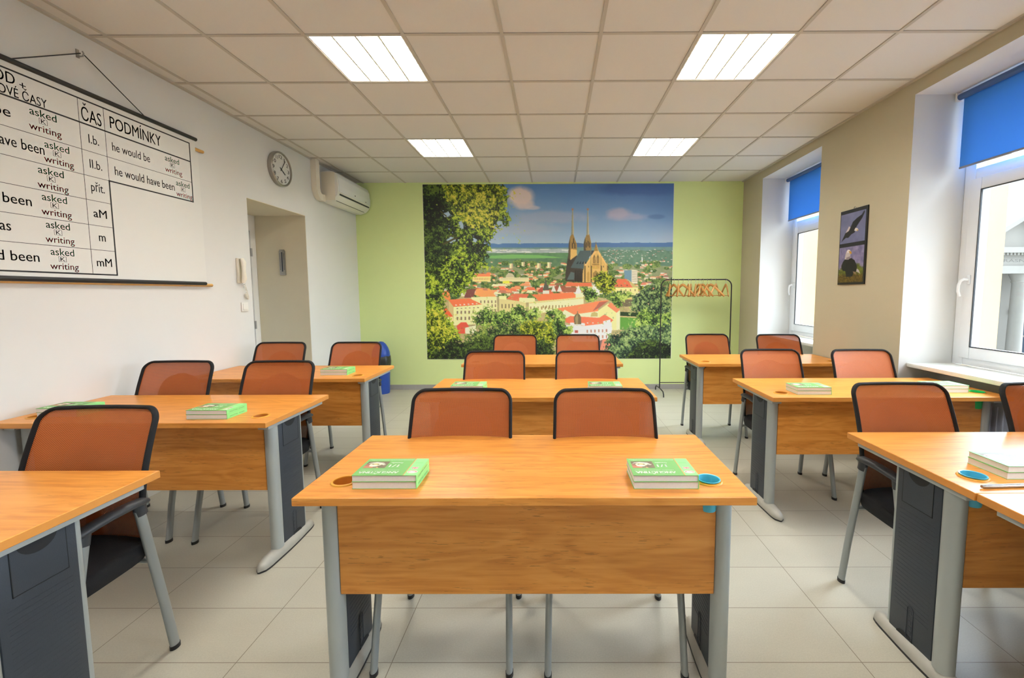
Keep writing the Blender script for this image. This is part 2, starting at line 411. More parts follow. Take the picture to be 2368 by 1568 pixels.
# ------------------------------------------------------------------ picture painter (prints on flat things)
class Canvas:
    def __init__(s, w, h, col=(255, 255, 255), seed=1):
        s.w, s.h = w, h; s.a = np.zeros((h, w, 3)); s.a[:] = col
        s.yy, s.xx = np.mgrid[0:h, 0:w]; s.xx = s.xx+.5; s.yy = s.yy+.5
        s.rng = np.random.default_rng(seed)
    def noise(s, cell):
        gh, gw = int(s.h/cell)+3, int(s.w/cell)+3
        g = s.rng.random((gh, gw))
        y = np.arange(s.h)/cell; x = np.arange(s.w)/cell
        y0 = y.astype(int); x0 = x.astype(int); fy = (y-y0)[:, None]; fx = (x-x0)[None]
        fy = fy*fy*(3-2*fy); fx = fx*fx*(3-2*fx)
        return (g[y0][:, x0]*(1-fy)*(1-fx)+g[y0][:, x0+1]*(1-fy)*fx+g[y0+1][:, x0]*fy*(1-fx)+g[y0+1][:, x0+1]*fy*fx)
    def fbm(s, cell, o=3):
        t = 0; k = 1; tot = 0
        for i in range(o):
            t = t+k*s.noise(max(1.0, cell/2**i)); tot += k; k *= .55
        return t/tot
    def pmask(s, pts):
        p = np.array(pts, float); m = np.zeros((s.h, s.w), bool)
        x0, x1 = int(max(0, p[:, 0].min()-1)), int(min(s.w, p[:, 0].max()+2))
        y0, y1 = int(max(0, p[:, 1].min()-1)), int(min(s.h, p[:, 1].max()+2))
        if x1 <= x0 or y1 <= y0: return m
        X = s.xx[y0:y1, x0:x1]; Y = s.yy[y0:y1, x0:x1]; r = np.zeros(X.shape, bool)
        n = len(p)
        for i in range(n):
            a, b = p[i], p[(i+1) % n]
            if a[1] == b[1]: continue
            c = ((a[1] > Y) != (b[1] > Y)) & (X < (b[0]-a[0])*(Y-a[1])/(b[1]-a[1])+a[0])
            r ^= c
        m[y0:y1, x0:x1] = r
        return m
    def fill(s, mask, col, al=1.0):
        c = np.asarray(col, float)
        if c.ndim == 1: c = np.broadcast_to(c, s.a.shape)
        if isinstance(al, np.ndarray): al = al[mask][:, None]
        s.a[mask] = s.a[mask]*(1-al)+c[mask]*al
    def poly(s, pts, col, al=1.0, amp=0):
        p = np.array(pts, float)
        x0, x1 = int(max(0, p[:, 0].min()-1)), int(min(s.w, p[:, 0].max()+2)); y0, y1 = int(max(0, p[:, 1].min()-1)), int(min(s.h, p[:, 1].max()+2))
        full = np.zeros((s.h, s.w), bool) if s.w < 500 else None
        if x1 <= x0 or y1 <= y0: return full
        X = s.xx[y0:y1, x0:x1]; Y = s.yy[y0:y1, x0:x1]; m = np.zeros(X.shape, bool); n = len(p)
        for i in range(n):
            a, b = p[i], p[(i+1) % n]
            if a[1] != b[1]: m ^= ((a[1] > Y) != (b[1] > Y)) & (X < (b[0]-a[0])*(Y-a[1])/(b[1]-a[1])+a[0])
        sub = s.a[y0:y1, x0:x1]; c = np.array(col, float)
        if amp:
            k = s.rng.random(m.shape); c = c[None]*(1+amp*(k[m]-.5))[:, None]
        sub[m] = sub[m]*(1-al)+c*al
        if full is not None: full[y0:y1, x0:x1] = m
        return full
    def ell(s, cx, cy, rx, ry, col, al=1.0):
        m = ((s.xx-cx)/rx)**2+((s.yy-cy)/ry)**2 < 1; s.fill(m, col, al); return m
    def soft(s, cx, cy, rx, ry, col, al=1.0):
        d = np.exp(-(((s.xx-cx)/rx)**2+((s.yy-cy)/ry)**2)); s.a = s.a*(1-d[..., None]*al)+np.array(col, float)*d[..., None]*al
    def line(s, x0, y0, x1, y1, w, col):
        dx, dy = x1-x0, y1-y0; L = max(1e-6, math.hypot(dx, dy)); nx, ny = -dy/L*w/2, dx/L*w/2
        s.poly([(x0+nx, y0+ny), (x1+nx, y1+ny), (x1-nx, y1-ny), (x0-nx, y0-ny)], col)
    def cfbm(s, cell, o, win):
        """a cached noise field, randomly flipped and shifted, cut to a window"""
        if not hasattr(s, 'cache'): s.cache = {}
        k = (cell, o)
        if k not in s.cache: s.cache[k] = s.fbm(cell, o)
        f = s.cache[k]; f = f[::s.rng.choice([-1, 1]), ::s.rng.choice([-1, 1])]
        y0, y1, x0, x1 = win; dy, dx = s.rng.integers(s.h), s.rng.integers(s.w)
        return f[np.ix_((np.arange(y0, y1)+dy) % s.h, (np.arange(x0, x1)+dx) % s.w)]
    def foliage(s, field, cell, pal, thr=0.0, rag=14, win=None):
        """field: >0 inside the crown; ragged edge; palette dark..light"""
        win = win or (0, s.h, 0, s.w)
        cell = cell*.72; n0 = s.cfbm(max(2, cell*.4), 2, win); n1 = s.cfbm(cell, 3, win); n2 = s.cfbm(cell*3, 2, win); n3 = s.cfbm(cell*8, 2, win)
        m = field+(n1-.5)*rag*2.2+(n2-.5)*rag*1.5 > thr
        v = np.clip(.44+(n0-.5)*1.4+(n1-.5)*1.7+(n2-.5)*1.3+(n3-.5)*.9, 0, .999)
        P = np.array(pal, float); q = v*(len(pal)-1); i = q.astype(int); f = (q-i)[..., None]
        c = P[i]*(1-f)+P[np.minimum(i+1, len(pal)-1)]*f
        y0, y1, x0, x1 = win; sub = s.a[y0:y1, x0:x1]; sub[m] = c[m]; return m
    def half(s):
        a = s.a[:s.h//2*2, :s.w//2*2]; return a.reshape(s.h//2, 2, s.w//2, 2, 3).mean((1, 3))
def print_grid(name, img, f, mat, parent=None, gain=1.0):
    """img rows top->bottom (sRGB 0..255); f(s,t) s,t arrays 0..1 (t from top) -> xyz arrays"""
    h, w = img.shape[:2]
    ss, tt = np.meshgrid(np.linspace(0, 1, w), np.linspace(0, 1, h))
    x, y, z = f(ss, tt)
    co = np.stack([np.broadcast_to(q, ss.shape) for q in (x, y, z)], -1).reshape(-1, 3).astype(np.float32)
    idx = np.arange(w*h).reshape(h, w)
    fc = np.stack([idx[:-1, :-1], idx[1:, :-1], idx[1:, 1:], idx[:-1, 1:]], -1).reshape(-1, 4)
    me = bpy.data.meshes.new(name)
    me.vertices.add(w*h); me.vertices.foreach_set('co', co.ravel())
    me.loops.add(fc.size); me.loops.foreach_set('vertex_index', fc.ravel().astype(np.int32))
    me.polygons.add(len(fc)); me.polygons.foreach_set('loop_start', (np.arange(len(fc))*4).astype(np.int32))
    me.update(calc_edges=True)
    c = np.clip(img/255., 0, 1); lc = np.where(c <= .04045, c/12.92, ((c+.055)/1.055)**2.4)
    lc = np.clip(lc*gain, 0, 1)
    at = me.color_attributes.new('print', 'FLOAT_COLOR', 'POINT')
    at.data.foreach_set('color', np.concatenate([lc, np.ones((h, w, 1))], -1).astype(np.float32).ravel())
    me.materials.append(mat)
    o = bpy.data.objects.new(name, me); COL.objects.link(o)
    if parent: o.parent = parent
    return o

# ================================================================== THE SETTING
struct(MB().box(XL-1.0, YF-.1, -.12, 3.5, YB+.1, 0).build('floor', M['floor']))
# ceiling: suspended tiles with real openings for the lamps
GX, GY, TS = -.316, 2.7841, .6
LAMPS = [(-2, 0), (1+1, 0), (-2, 3), (2, 3), (-2, -4), (2, -4)]
mb = MB()
xs = [XL-.03]+[GX+TS*i for i in range(-4, 6) if XL+.02 < GX+TS*i < XR-.02]+[XR+.03]
ys = [YF-.05]+[GY+TS*j for j in range(-8, 7) if YF < GY+TS*j < YB-.02]+[YB+.03]
lamp_cells = []
for i in range(len(xs)-1):
    for j in range(len(ys)-1):
        ci = round((xs[i]-GX)/TS); cj = round((ys[j]-GY)/TS)
        if i > 0 and j > 0 and (ci, cj) in LAMPS:
            lamp_cells.append((xs[i], ys[j], cj)); continue
        mb.box(xs[i], ys[j], ZC, xs[i+1], ys[j+1], ZC+.02)
mb.box(XL-.05, YF-.05, ZC+.14, XR+.05, YB+.05, ZC+.2)
ceil = struct(mb.build('ceiling', M['tile_white']))
mb = MB()
for x in xs[1:-1]: mb.box(x-.011, YF, ZC-.006, x+.011, YB, ZC+.004)
for y in ys[1:-1]: mb.box(XL, y-.011, ZC-.0055, XR, y+.011, ZC+.003)
struct(mb.build('ceiling_grid', M['tbar'], ceil))
struct(MB().box(XL, YF, ZC-.012, XL+.025, YB, ZC+.01).build('trim_1', M['tbar']))
struct(MB().box(XR-.025, YF, ZC-.012, XR, YB, ZC+.01).build('trim_2', M['tbar']))

# left wall with the deep door recess
DY0, DY1, DZ, DX = 4.105, 5.055, 2.30, -3.42
mb = MB()
mb.box(DX-.25, YF-.1, 0, XL, DY0, ZC+.2); mb.box(DX-.25, DY1, 0, XL, YB+.1, ZC+.2); mb.box(DX-.25, DY0, DZ, XL, DY1, ZC+.2)
struct(mb.build('wall_left', M['white_paint']))
mb = MB(); mb.box(DX, DY1-.004, 0, XL-.002, DY1, DZ); mb.box(DX, DY0, DZ-.004, XL-.002, DY1-.004, DZ)
struct(mb.build('trim_3', M['jamb']))
dr = bpy.data.objects.new('door_1', None); COL.objects.link(dr); dr.location = (DX, (DY0+DY1)/2, 0); struct(dr)
hw = (DY1-DY0)/2
mb = MB(); mb.box(-.1, -hw, 0, .0, -hw+.05, DZ-.004); mb.box(-.1, hw-.09, 0, .0, hw-.005, DZ-.004); mb.box(-.1, -hw+.05, 2.12, .0, hw-.09, DZ-.004)
struct(mb.build('door_frame', M['plastic_white'], dr))
struct(MB().box(-.07, -hw+.05, .01, -.015, hw-.09, 2.12, bev=.004).build('door_leaf', pm('door_paint', rgb(222, 226, 234), .4), dr))
for z in (1.06, 1.88):
    struct(MB().tube([(-.0, hw-.085, z-.045), (-.0, hw-.085, z+.045)], .011, n=10).build('hinge', M['steel'], dr, smooth=40))
struct(MB().box(-.015, -hw+.09, 1.0, .0, -hw+.13, 1.2, bev=.004).tube([(0, -hw+.11, 1.06), (.05, -hw+.11, 1.06), (.05, -hw+.24, 1.06)], .009).build('door_handle', M['steel'], dr, smooth=40))

struct(MB().box(XL-.9, YB, 0, 3.5, YB+.15, ZC+.2).build('wall_back', M['green_paint']))
struct(MB().box(XL-.9, YF-.15, 0, 3.5, YF, ZC+.2).build('wall_front', M['white_paint']))
mb = MB(); x = XL+.002; k = 0
while x < XR-.01:
    mb.box(x, YB-.012, 0, min(x+.598, XR-.002), YB-.001, .072, bev=.0015, seg=1); x += .601
struct(mb.build('baseboard_back', M['skirt']))

# right wall: piers, lintels, parapets; face darkened as if in shade, reveals white, outer face yellow
mb = MB(); XM, XO = 3.17, 3.45
segs = []; y = YF-.1
for a, b in NICHES: segs.append((y, a)); y = b
segs.append((y, YB+.1))
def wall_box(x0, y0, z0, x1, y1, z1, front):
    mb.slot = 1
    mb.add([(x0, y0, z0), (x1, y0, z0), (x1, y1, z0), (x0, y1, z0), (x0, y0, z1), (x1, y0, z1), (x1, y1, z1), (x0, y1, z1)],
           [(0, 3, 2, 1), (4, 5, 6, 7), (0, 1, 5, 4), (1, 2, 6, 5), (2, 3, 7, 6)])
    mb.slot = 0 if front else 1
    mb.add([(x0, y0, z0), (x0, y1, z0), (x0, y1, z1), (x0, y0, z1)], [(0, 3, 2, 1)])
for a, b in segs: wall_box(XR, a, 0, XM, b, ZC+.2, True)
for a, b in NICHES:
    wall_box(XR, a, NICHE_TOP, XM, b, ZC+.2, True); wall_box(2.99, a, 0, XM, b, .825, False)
struct(mb.build('wall_right', [M['shaded_paint'], M['white_paint']], fix=False))
mb = MB()
for a, b in segs: mb.box(XM+.001, a+.02, -.3, XO, b-.02, ZC+.5)
for a, b in NICHES: mb.box(XM+.001, a+.02, NICHE_TOP, XO, b-.02, ZC+.5); mb.box(XM+.001, a+.02, -.3, XO, b-.02, .83)
struct(mb.build('wall_outside', M['yellow_render']))

def make_window(n, y0, y1):
    w = bpy.data.objects.new('window_%d' % n, None); COL.objects.link(w); w.location = (XWIN, (y0+y1)/2, .86); struct(w)
    h = (y1-y0)/2; T = NICHE_TOP-.86-.002; h -= .002
    mb = MB()
    def bar(x0, a, z0, x1, b, z1): mb.box(x0, a, z0, x1, b, z1, bev=.006)
    fw_ = .085
    bar(0, -h, 0, .075, -h+fw_, T); bar(0, h-fw_, 0, .075, h, T); bar(0, -h+fw_, 0, .075, h-fw_, .075); bar(0, -h+fw_, T-fw_, .075, h-fw_, T)
    bar(0, -h+fw_, 1.36, .075, h-fw_, 1.45)
    struct(mb.build('window_frame', M['upvc'], w, smooth=30))
    mb = MB(); q = h-fw_+.022; s = .085
    bar(-.014, -q, .055, .06, -q+s, 1.375); bar(-.014, q-s, .055, .06, q, 1.375); bar(-.014, -q+s, .055, .06, q-s, .055+s); bar(-.014, -q+s, 1.375-s, .06, q-s, 1.375)
    sash = struct(mb.build('sash', M['upvc'], w, smooth=30))
    mb = MB(); e = q-s
    for a, z0, b, z1 in ((-e, .055+s, e, 1.375-s),):
        mb.box(-.016, a, z0, -.004, a+.006, z1); mb.box(-.016, b-.006, z0, -.004, b, z1); mb.box(-.016, a+.006, z0, -.004, b-.006, z0+.006); mb.box(-.016, a+.006, z1-.006, -.004, b-.006, z1)
    struct(mb.build('gasket', M['black'], w))
    struct(MB().box(.022, -e, .055+s, .028, e, 1.375-s).build('lower_pane', M['glass'], w))
    struct(MB().box(.022, -h+fw_, 1.45, .028, h-fw_, T-fw_).build('upper_pane', M['glass'], w))
    mb = MB(); yh = q-s/2-.004; zh = .64
    mb.box(-.026, yh-.014, zh-.035, -.012, yh+.014, zh+.035, bev=.006)
    mb.tube([(-.02, yh, zh), (-.052, yh, zh+.004), (-.066, yh+.012, zh-.008), (-.066, yh+.026, zh-.04), (-.062, yh+.032, zh-.085), (-.052, yh+.026, zh-.125)], .0105, .0075, n=10)
    struct(mb.build('window_handle', M['upvc'], w, smooth=50))
    mb = MB(); mb.box(2.742-XWIN, -h, -.03, .0, h, 0, bev=.003)
    struct(mb.build('window_sill', M['sill'], w, smooth=30))
    return w
for n, (a, b) in enumerate(NICHES[1:]+NICHES[:1], 1): make_window(n, a, b)

# ================================================================== LAMPS (recessed luminaires, the room's own lights)
def make_lamp(label):
    r = thing('ceiling_light', label, 'ceiling light', group='recessed fluorescent ceiling lights')
    h = .285
    mb = MB()
    mb.box(-h-.003, -h-.003, .072, h+.003, h+.003, .078)
    for a in (-1, 1):
        mb.box(a*h-.004, -h, -.002, a*h+.004, h, .072); mb.box(-h, a*h-.004, -.002, h, a*h+.004, .072)
    mb.build('housing', M['plastic_white'], r)
    mb = MB(); mb.box(-h+.005, -h+.005, .060, h-.005, h-.005, .066); mb.build('glowing_diffuser', M['lamp'], r)
    mb = MB()
    for k in (-1, 0, 1): mb.box(k*h/2-.006, -h+.004, .0, k*h/2+.006, h-.004, .034)
    for c in range(4):
        xc = (-1.5+c)*h/2
        for k in range(7):
            yk = (-3+k)*.075; mb.box(xc-h/4+.012, yk-.003, .006, xc+h/4-.012, yk+.003, .034)
    mb.build('louvre', M['louvre'], r)
    return r
names = {(0, 0): 'large square lit ceiling lamp, near row, door side',
         (1, 0): 'large square lit ceiling lamp, near row, window side',
         (0, 3): 'lit ceiling lamp of the far row above the mural tree',
         (1, 3): 'lit ceiling lamp of the far row on the window side',
         (0, -4): 'square lit ceiling lamp behind the camera on the door side',
         (1, -4): 'square lit ceiling lamp behind the camera on the window side'}
proto = None
for x, y, cj in lamp_cells:
    lb = names[(0 if x < 0 else 1, cj)]
    if proto is None:
        proto = make_lamp(lb); proto.location = (x+.3, y+.3, ZC)
    else: copy_thing(proto, (x+.3, y+.3, ZC), 0, lb)
# ================================================================== DESKS
DW, DD, DT = 1.465, .611, .771
def top_with_holes(holes):
    """table top slab with round through-holes and softened edges, as one mesh"""
    mb = MB(); c = .0018; q = .05; n = 32
    x, y = DW/2, DD/2; zt, zb = DT, DT-.027
    bx = sorted([-x+c, x-c]+[h[0]+k*q for h in holes for k in (-1, 1)]); by = [-y+c, holes[0][1]-q, holes[0][1]+q, y-c]
    for z in (zt, zb):
        for i in range(len(bx)-1):
            for j in range(3):
                mx_, my_ = (bx[i]+bx[i+1])/2, (by[j]+by[j+1])/2
                if any(abs(h[0]-mx_) < 1e-4 and abs(h[1]-my_) < 1e-4 for h in holes): continue
                mb.poly([(bx[i], by[j], z), (bx[i+1], by[j], z), (bx[i+1], by[j+1], z), (bx[i], by[j+1], z)])
        for hx, hy, r in holes:
            for k in range(n):
                p = []
                for a in (2*pi*k/n, 2*pi*(k+1)/n):
                    m_ = max(abs(cos(a)), abs(sin(a)))
                    p.append(((hx+r*cos(a), hy+r*sin(a), z), (hx+q*cos(a)/m_, hy+q*sin(a)/m_, z)))
                mb.poly([p[0][0], p[0][1], p[1][1], p[1][0]])
    for hx, hy, r in holes:
        for k in range(n):
            a, b_ = 2*pi*k/n, 2*pi*(k+1)/n
            mb.poly([(hx+r*cos(a), hy+r*sin(a), zt), (hx+r*cos(b_), hy+r*sin(b_), zt), (hx+r*cos(b_), hy+r*sin(b_), zb), (hx+r*cos(a), hy+r*sin(a), zb)])
    def ring(d, z): return [(-x+d, -y+d, z), (x-d, -y+d, z), (x-d, y-d, z), (-x+d, y-d, z)]
    rr = [ring(c, zt), ring(0, zt-c), ring(0, zb+c), ring(c, zb)]
    for A, B in zip(rr, rr[1:]):
        for k in range(4): mb.poly([A[k], A[(k+1) % 4], B[(k+1) % 4], B[k]])
    bm = bmesh.new(); vs = [bm.verts.new(v) for v in mb.v]
    for f in mb.f: bm.faces.new([vs[i] for i in f])
    bmesh.ops.remove_doubles(bm, verts=bm.verts[:], dist=1e-6)
    bmesh.ops.recalc_face_normals(bm, faces=bm.faces[:]); bm.normal_update()
    ends = [abs(f.normal.x) > .9 and abs(f.calc_center_median().x) > DW/2-.003 for f in bm.faces]
    out = MB().addbm(bm); out.mi = [int(e) for e in ends]; return out
HX, HY = DW/2-.11, -DD/2+.122
def make_desk(name, label, cups=('hole', 'hole'), group='two-seat classroom desks'):
    r = thing(name, label, 'desk', group=group)
    top_with_holes([(-HX, HY, .036), (HX, HY, .036)]).build('tabletop', [M['laminate'], M['edge']], r)
    f0 = -DD/2                                       # the edge on the camera side
    pw = DW/2-.088
    MB().prism([(-pw, .375), (pw, .375), (pw, .70), (pw-.045, .744), (-pw+.045, .744), (-pw, .70)], 'y', f0+.105, f0+.123, bev=.0015).build('modesty_panel', M['laminate'], r)
    for s in (-1, 1):
        xe = s*DW/2
        mb = MB()
        xp = xe-s*.06
        mb.tube([(xp, f0+.125, .05), (xp, f0+.125, .735)], .030, .036, n=20, ref=(1, 0, 0))       # thick oval post
        mb.tube([(xp, f0+.37, .05), (xp, f0+.37, .735)], .012, .014, n=12, ref=(1, 0, 0))         # thin rear post
        mb.box(min(xe-s*.018, xe-s*.075), f0+.045, .722, max(xe-s*.018, xe-s*.075), f0+.565, .7435, bev=.002)   # bracket under the top
        fr = mb.build('side_frame', M['frame'], r, smooth=35)
        mb = MB(); x0, x1 = sorted((xe-s*.042, xe-s*.080)); ya, yb = f0+.158, f0+.360
        mb.box(x0, ya, .045, x1, yb, .722, bev=.004)
        for xx, dx in ((x0, -1), (x1, 1)):
            a, b = sorted((xx, xx+dx*.0016))
            mb.box(a, ya+.035, .585, b, yb-.03, .720, bev=.0006, seg=1)
            for zz in range(24): mb.box(min(xx, xx+dx*.0007), ya+.02, .16+zz*.017, max(xx, xx+dx*.0007), yb-.02, .1615+zz*.017)
            pts = [(xx+dx*.0016, ya+.10+.014*cos(t)+(0), .12+(.055 if sin(t) > 0 else -.055)+.014*sin(t)) for t in [2*pi*k/20 for k in range(20)]]
            mb.tube(pts, .0012, n=6, closed=True)
            for k in range(5): mb.box(min(xx, xx+dx*.001), ya+.094, .075+k*.021, max(xx, xx+dx*.001), ya+.106, .088+k*.021)
        mb.slot = 1
        ym = (ya+yb)/2
        for xx, dx in ((x0, -1), (x1, 1)):
            q0, q1 = min(xx, xx+dx*.0019), max(xx, xx+dx*.0019)
            for g in ((ya+.0335, .583, ya+.0355, .721), (yb-.0305, .583, yb-.0285, .721), (ya+.0335, .583, yb-.0285, .585)): mb.box(q0, g[0], g[1], q1, g[2], g[3])
            pts = [(ym+.05*cos(t), .7212+.042*sin(t)) for t in [-pi*k/14 for k in range(15)]]
            mb.prism(pts, 'x', min(xx+dx*.0010, xx+dx*.0022), max(xx+dx*.0010, xx+dx*.0022))
            pts = [(ym+.02+.04*cos(t), .046+.022*sin(t)) for t in [pi*k/10 for k in range(11)]]
            mb.prism(pts, 'x', min(xx+dx*.0004, xx+dx*.0014), max(xx+dx*.0004, xx+dx*.0014))
        pnl = mb.build('side_panel', [M['slate'], M['slate_dark']], r, smooth=25); pnl.parent = fr
        # cast foot: pointed bar lying along the depth
        mb = MB(); n = 12; L0, L1 = f0-.035, f0+.455; rows = 22; vs = []; fs = []
        for i in range(rows+1):
            t = i/rows; y = L0+(L1-L0)*t
            e = min(1, sqrt(max(0, 1-(max(0, abs(t-.5)*2-.72)/.28)**2)))
            hw_ = .004+.033*e*(1-.12*cos(2*pi*t)); hh = .014+.034*e*(.72+.28*cos((t-.38)*pi))
            for k in range(n+1):
                a = pi*k/n; vs.append((xp+hw_*cos(a), y, .008+hh*sin(a)**.8 if sin(a) > 1e-6 else .008))
        for i in range(rows):
            for k in range(n):
                a0 = i*(n+1)+k; fs.append((a0, a0+1, a0+n+2, a0+n+1))
            fs.append((i*(n+1), (i+1)*(n+1), (i+1)*(n+1)+n, i*(n+1)+n))
        fs.append(tuple(range(n+1))); fs.append(tuple(rows*(n+1)+k for k in range(n+1)))
        mb.add(vs, fs)
        ft = mb.build('foot', M['foot'], r, smooth=50); ft.parent = fr
        mb = MB()
        pts = []
        for i in range(rows+1):
            t = i/rows; e = min(1, sqrt(max(0, 1-(max(0, abs(t-.5)*2-.72)/.28)**2))); pts.append((xp+.005+.033*e*(1-.12*cos(2*pi*t)), L0+(L1-L0)*t))
        pts = pts+[(2*xp-a, b) for a, b in pts[::-1]]
        mb.prism(pts, 'z', 0, .009)
        gl = mb.build('rubber_edge', M['black'], r); gl.parent = fr
        mb = MB(); mb.prism([(f0+.14, .735), (f0+.14, .66), (f0+.126, .66), (f0+.126, .735)], 'x', *sorted((s*(pw-.06), s*(pw+.01))))
        mb.build('panel_bracket', M['black'], r).parent = fr
        # round cable hole: ring and liner
        kind = cups[0 if s < 0 else 1]
        hx = s*HX
        mb = MB(); prof = [(.0335, DT-.02), (.0355, DT+.0), (.0365, DT+.0045), (.043, DT+.004), (.0455, DT+.0005), (.0355, DT+.0002)]
        mb.lathe(prof, 32, (hx, HY, 0))
        if kind == 'hole':
            mb.slot = 1; mb.lathe([(.0345, DT+.002), (.033, DT-.0235), (.001, DT-.0245), (0, DT-.0245)], 28, (hx, HY, 0))
        g = mb.build('cable_ring', [M['rim_orange'], M['hole']], r, smooth=40)
        if kind != 'hole':
            mb = MB(); d = .10
            mb.lathe([(0, DT-d), (.026, DT-d), (.028, DT-d+.004), (.0335, DT-.0005), (.0352, DT+.006), (.039, DT+.0075), (.0385, DT+.0095), (.0345, DT+.0085), (.0325, DT-.006), (.031, DT-.030), (.0300, DT-.031), (.026, DT-d+.006), (0, DT-d+.005)], 32, (hx, HY, 0))
            c = mb.build('cup_insert', M[kind], r, smooth=40); c.parent = g
            c['label'] = {'cyan': 'sky blue plastic cup insert', 'green': 'bright green plastic cup insert'}[kind]
    return r

def desk_at(xl, y0, label, src, w=DW):
    s = w/DW
    return copy_thing(src, (xl+w/2, y0+DD/2, 0), 0, label, scale=(s, 1, 1)) if s != 1 else copy_thing(src, (xl+w/2, y0+DD/2, 0), 0, label)
LWID = 1.39
dC1 = make_desk('classroom_desk', 'orange wood desk nearest the camera in the middle, blue cup in its right corner', ('hole', 'cyan'))
dC1.location = (-.832+DW/2, 1.324+DD/2, 0)
dC2 = make_desk('classroom_desk', 'second desk of the middle column, between the front desk and the mural')
dC2.location = (-.837+DW/2, 2.643+DD/2, 0)
desk_at(-.850, 3.911, 'farthest desk of the middle column, right below the mural', dC2)
desk_at(-1.4465-LWID, .933, 'desk cut by the lower left corner of the photo', dC2, LWID)
desk_at(-1.4465-LWID, 2.128, 'desk below the hanging chart by the left wall, second of the left column', dC2, LWID)
desk_at(-1.4436-LWID, 3.259, 'far left desk beside the door recess, farthest of the left column', dC2, LWID)
dR1 = make_desk('classroom_desk', 'large desk at lower right with a blue cup and a metal rod on it', ('cyan', 'hole'))
dR1.location = (1.34+DW/2, 1.352+DD/2, 0)
dR2 = make_desk('classroom_desk', 'desk of the window column with a green cup in its far right corner', ('hole', 'green'))
dR2.location = (1.33+DW/2, 2.624+DD/2, 0)
desk_at(1.293, 3.895, 'farthest desk of the window column, in front of the coat rack', dC2, 1.375)
desk_at(1.345, 1.352-DD-.003, 'desk pushed against the lower right desk, only a corner in the frame', dC2)

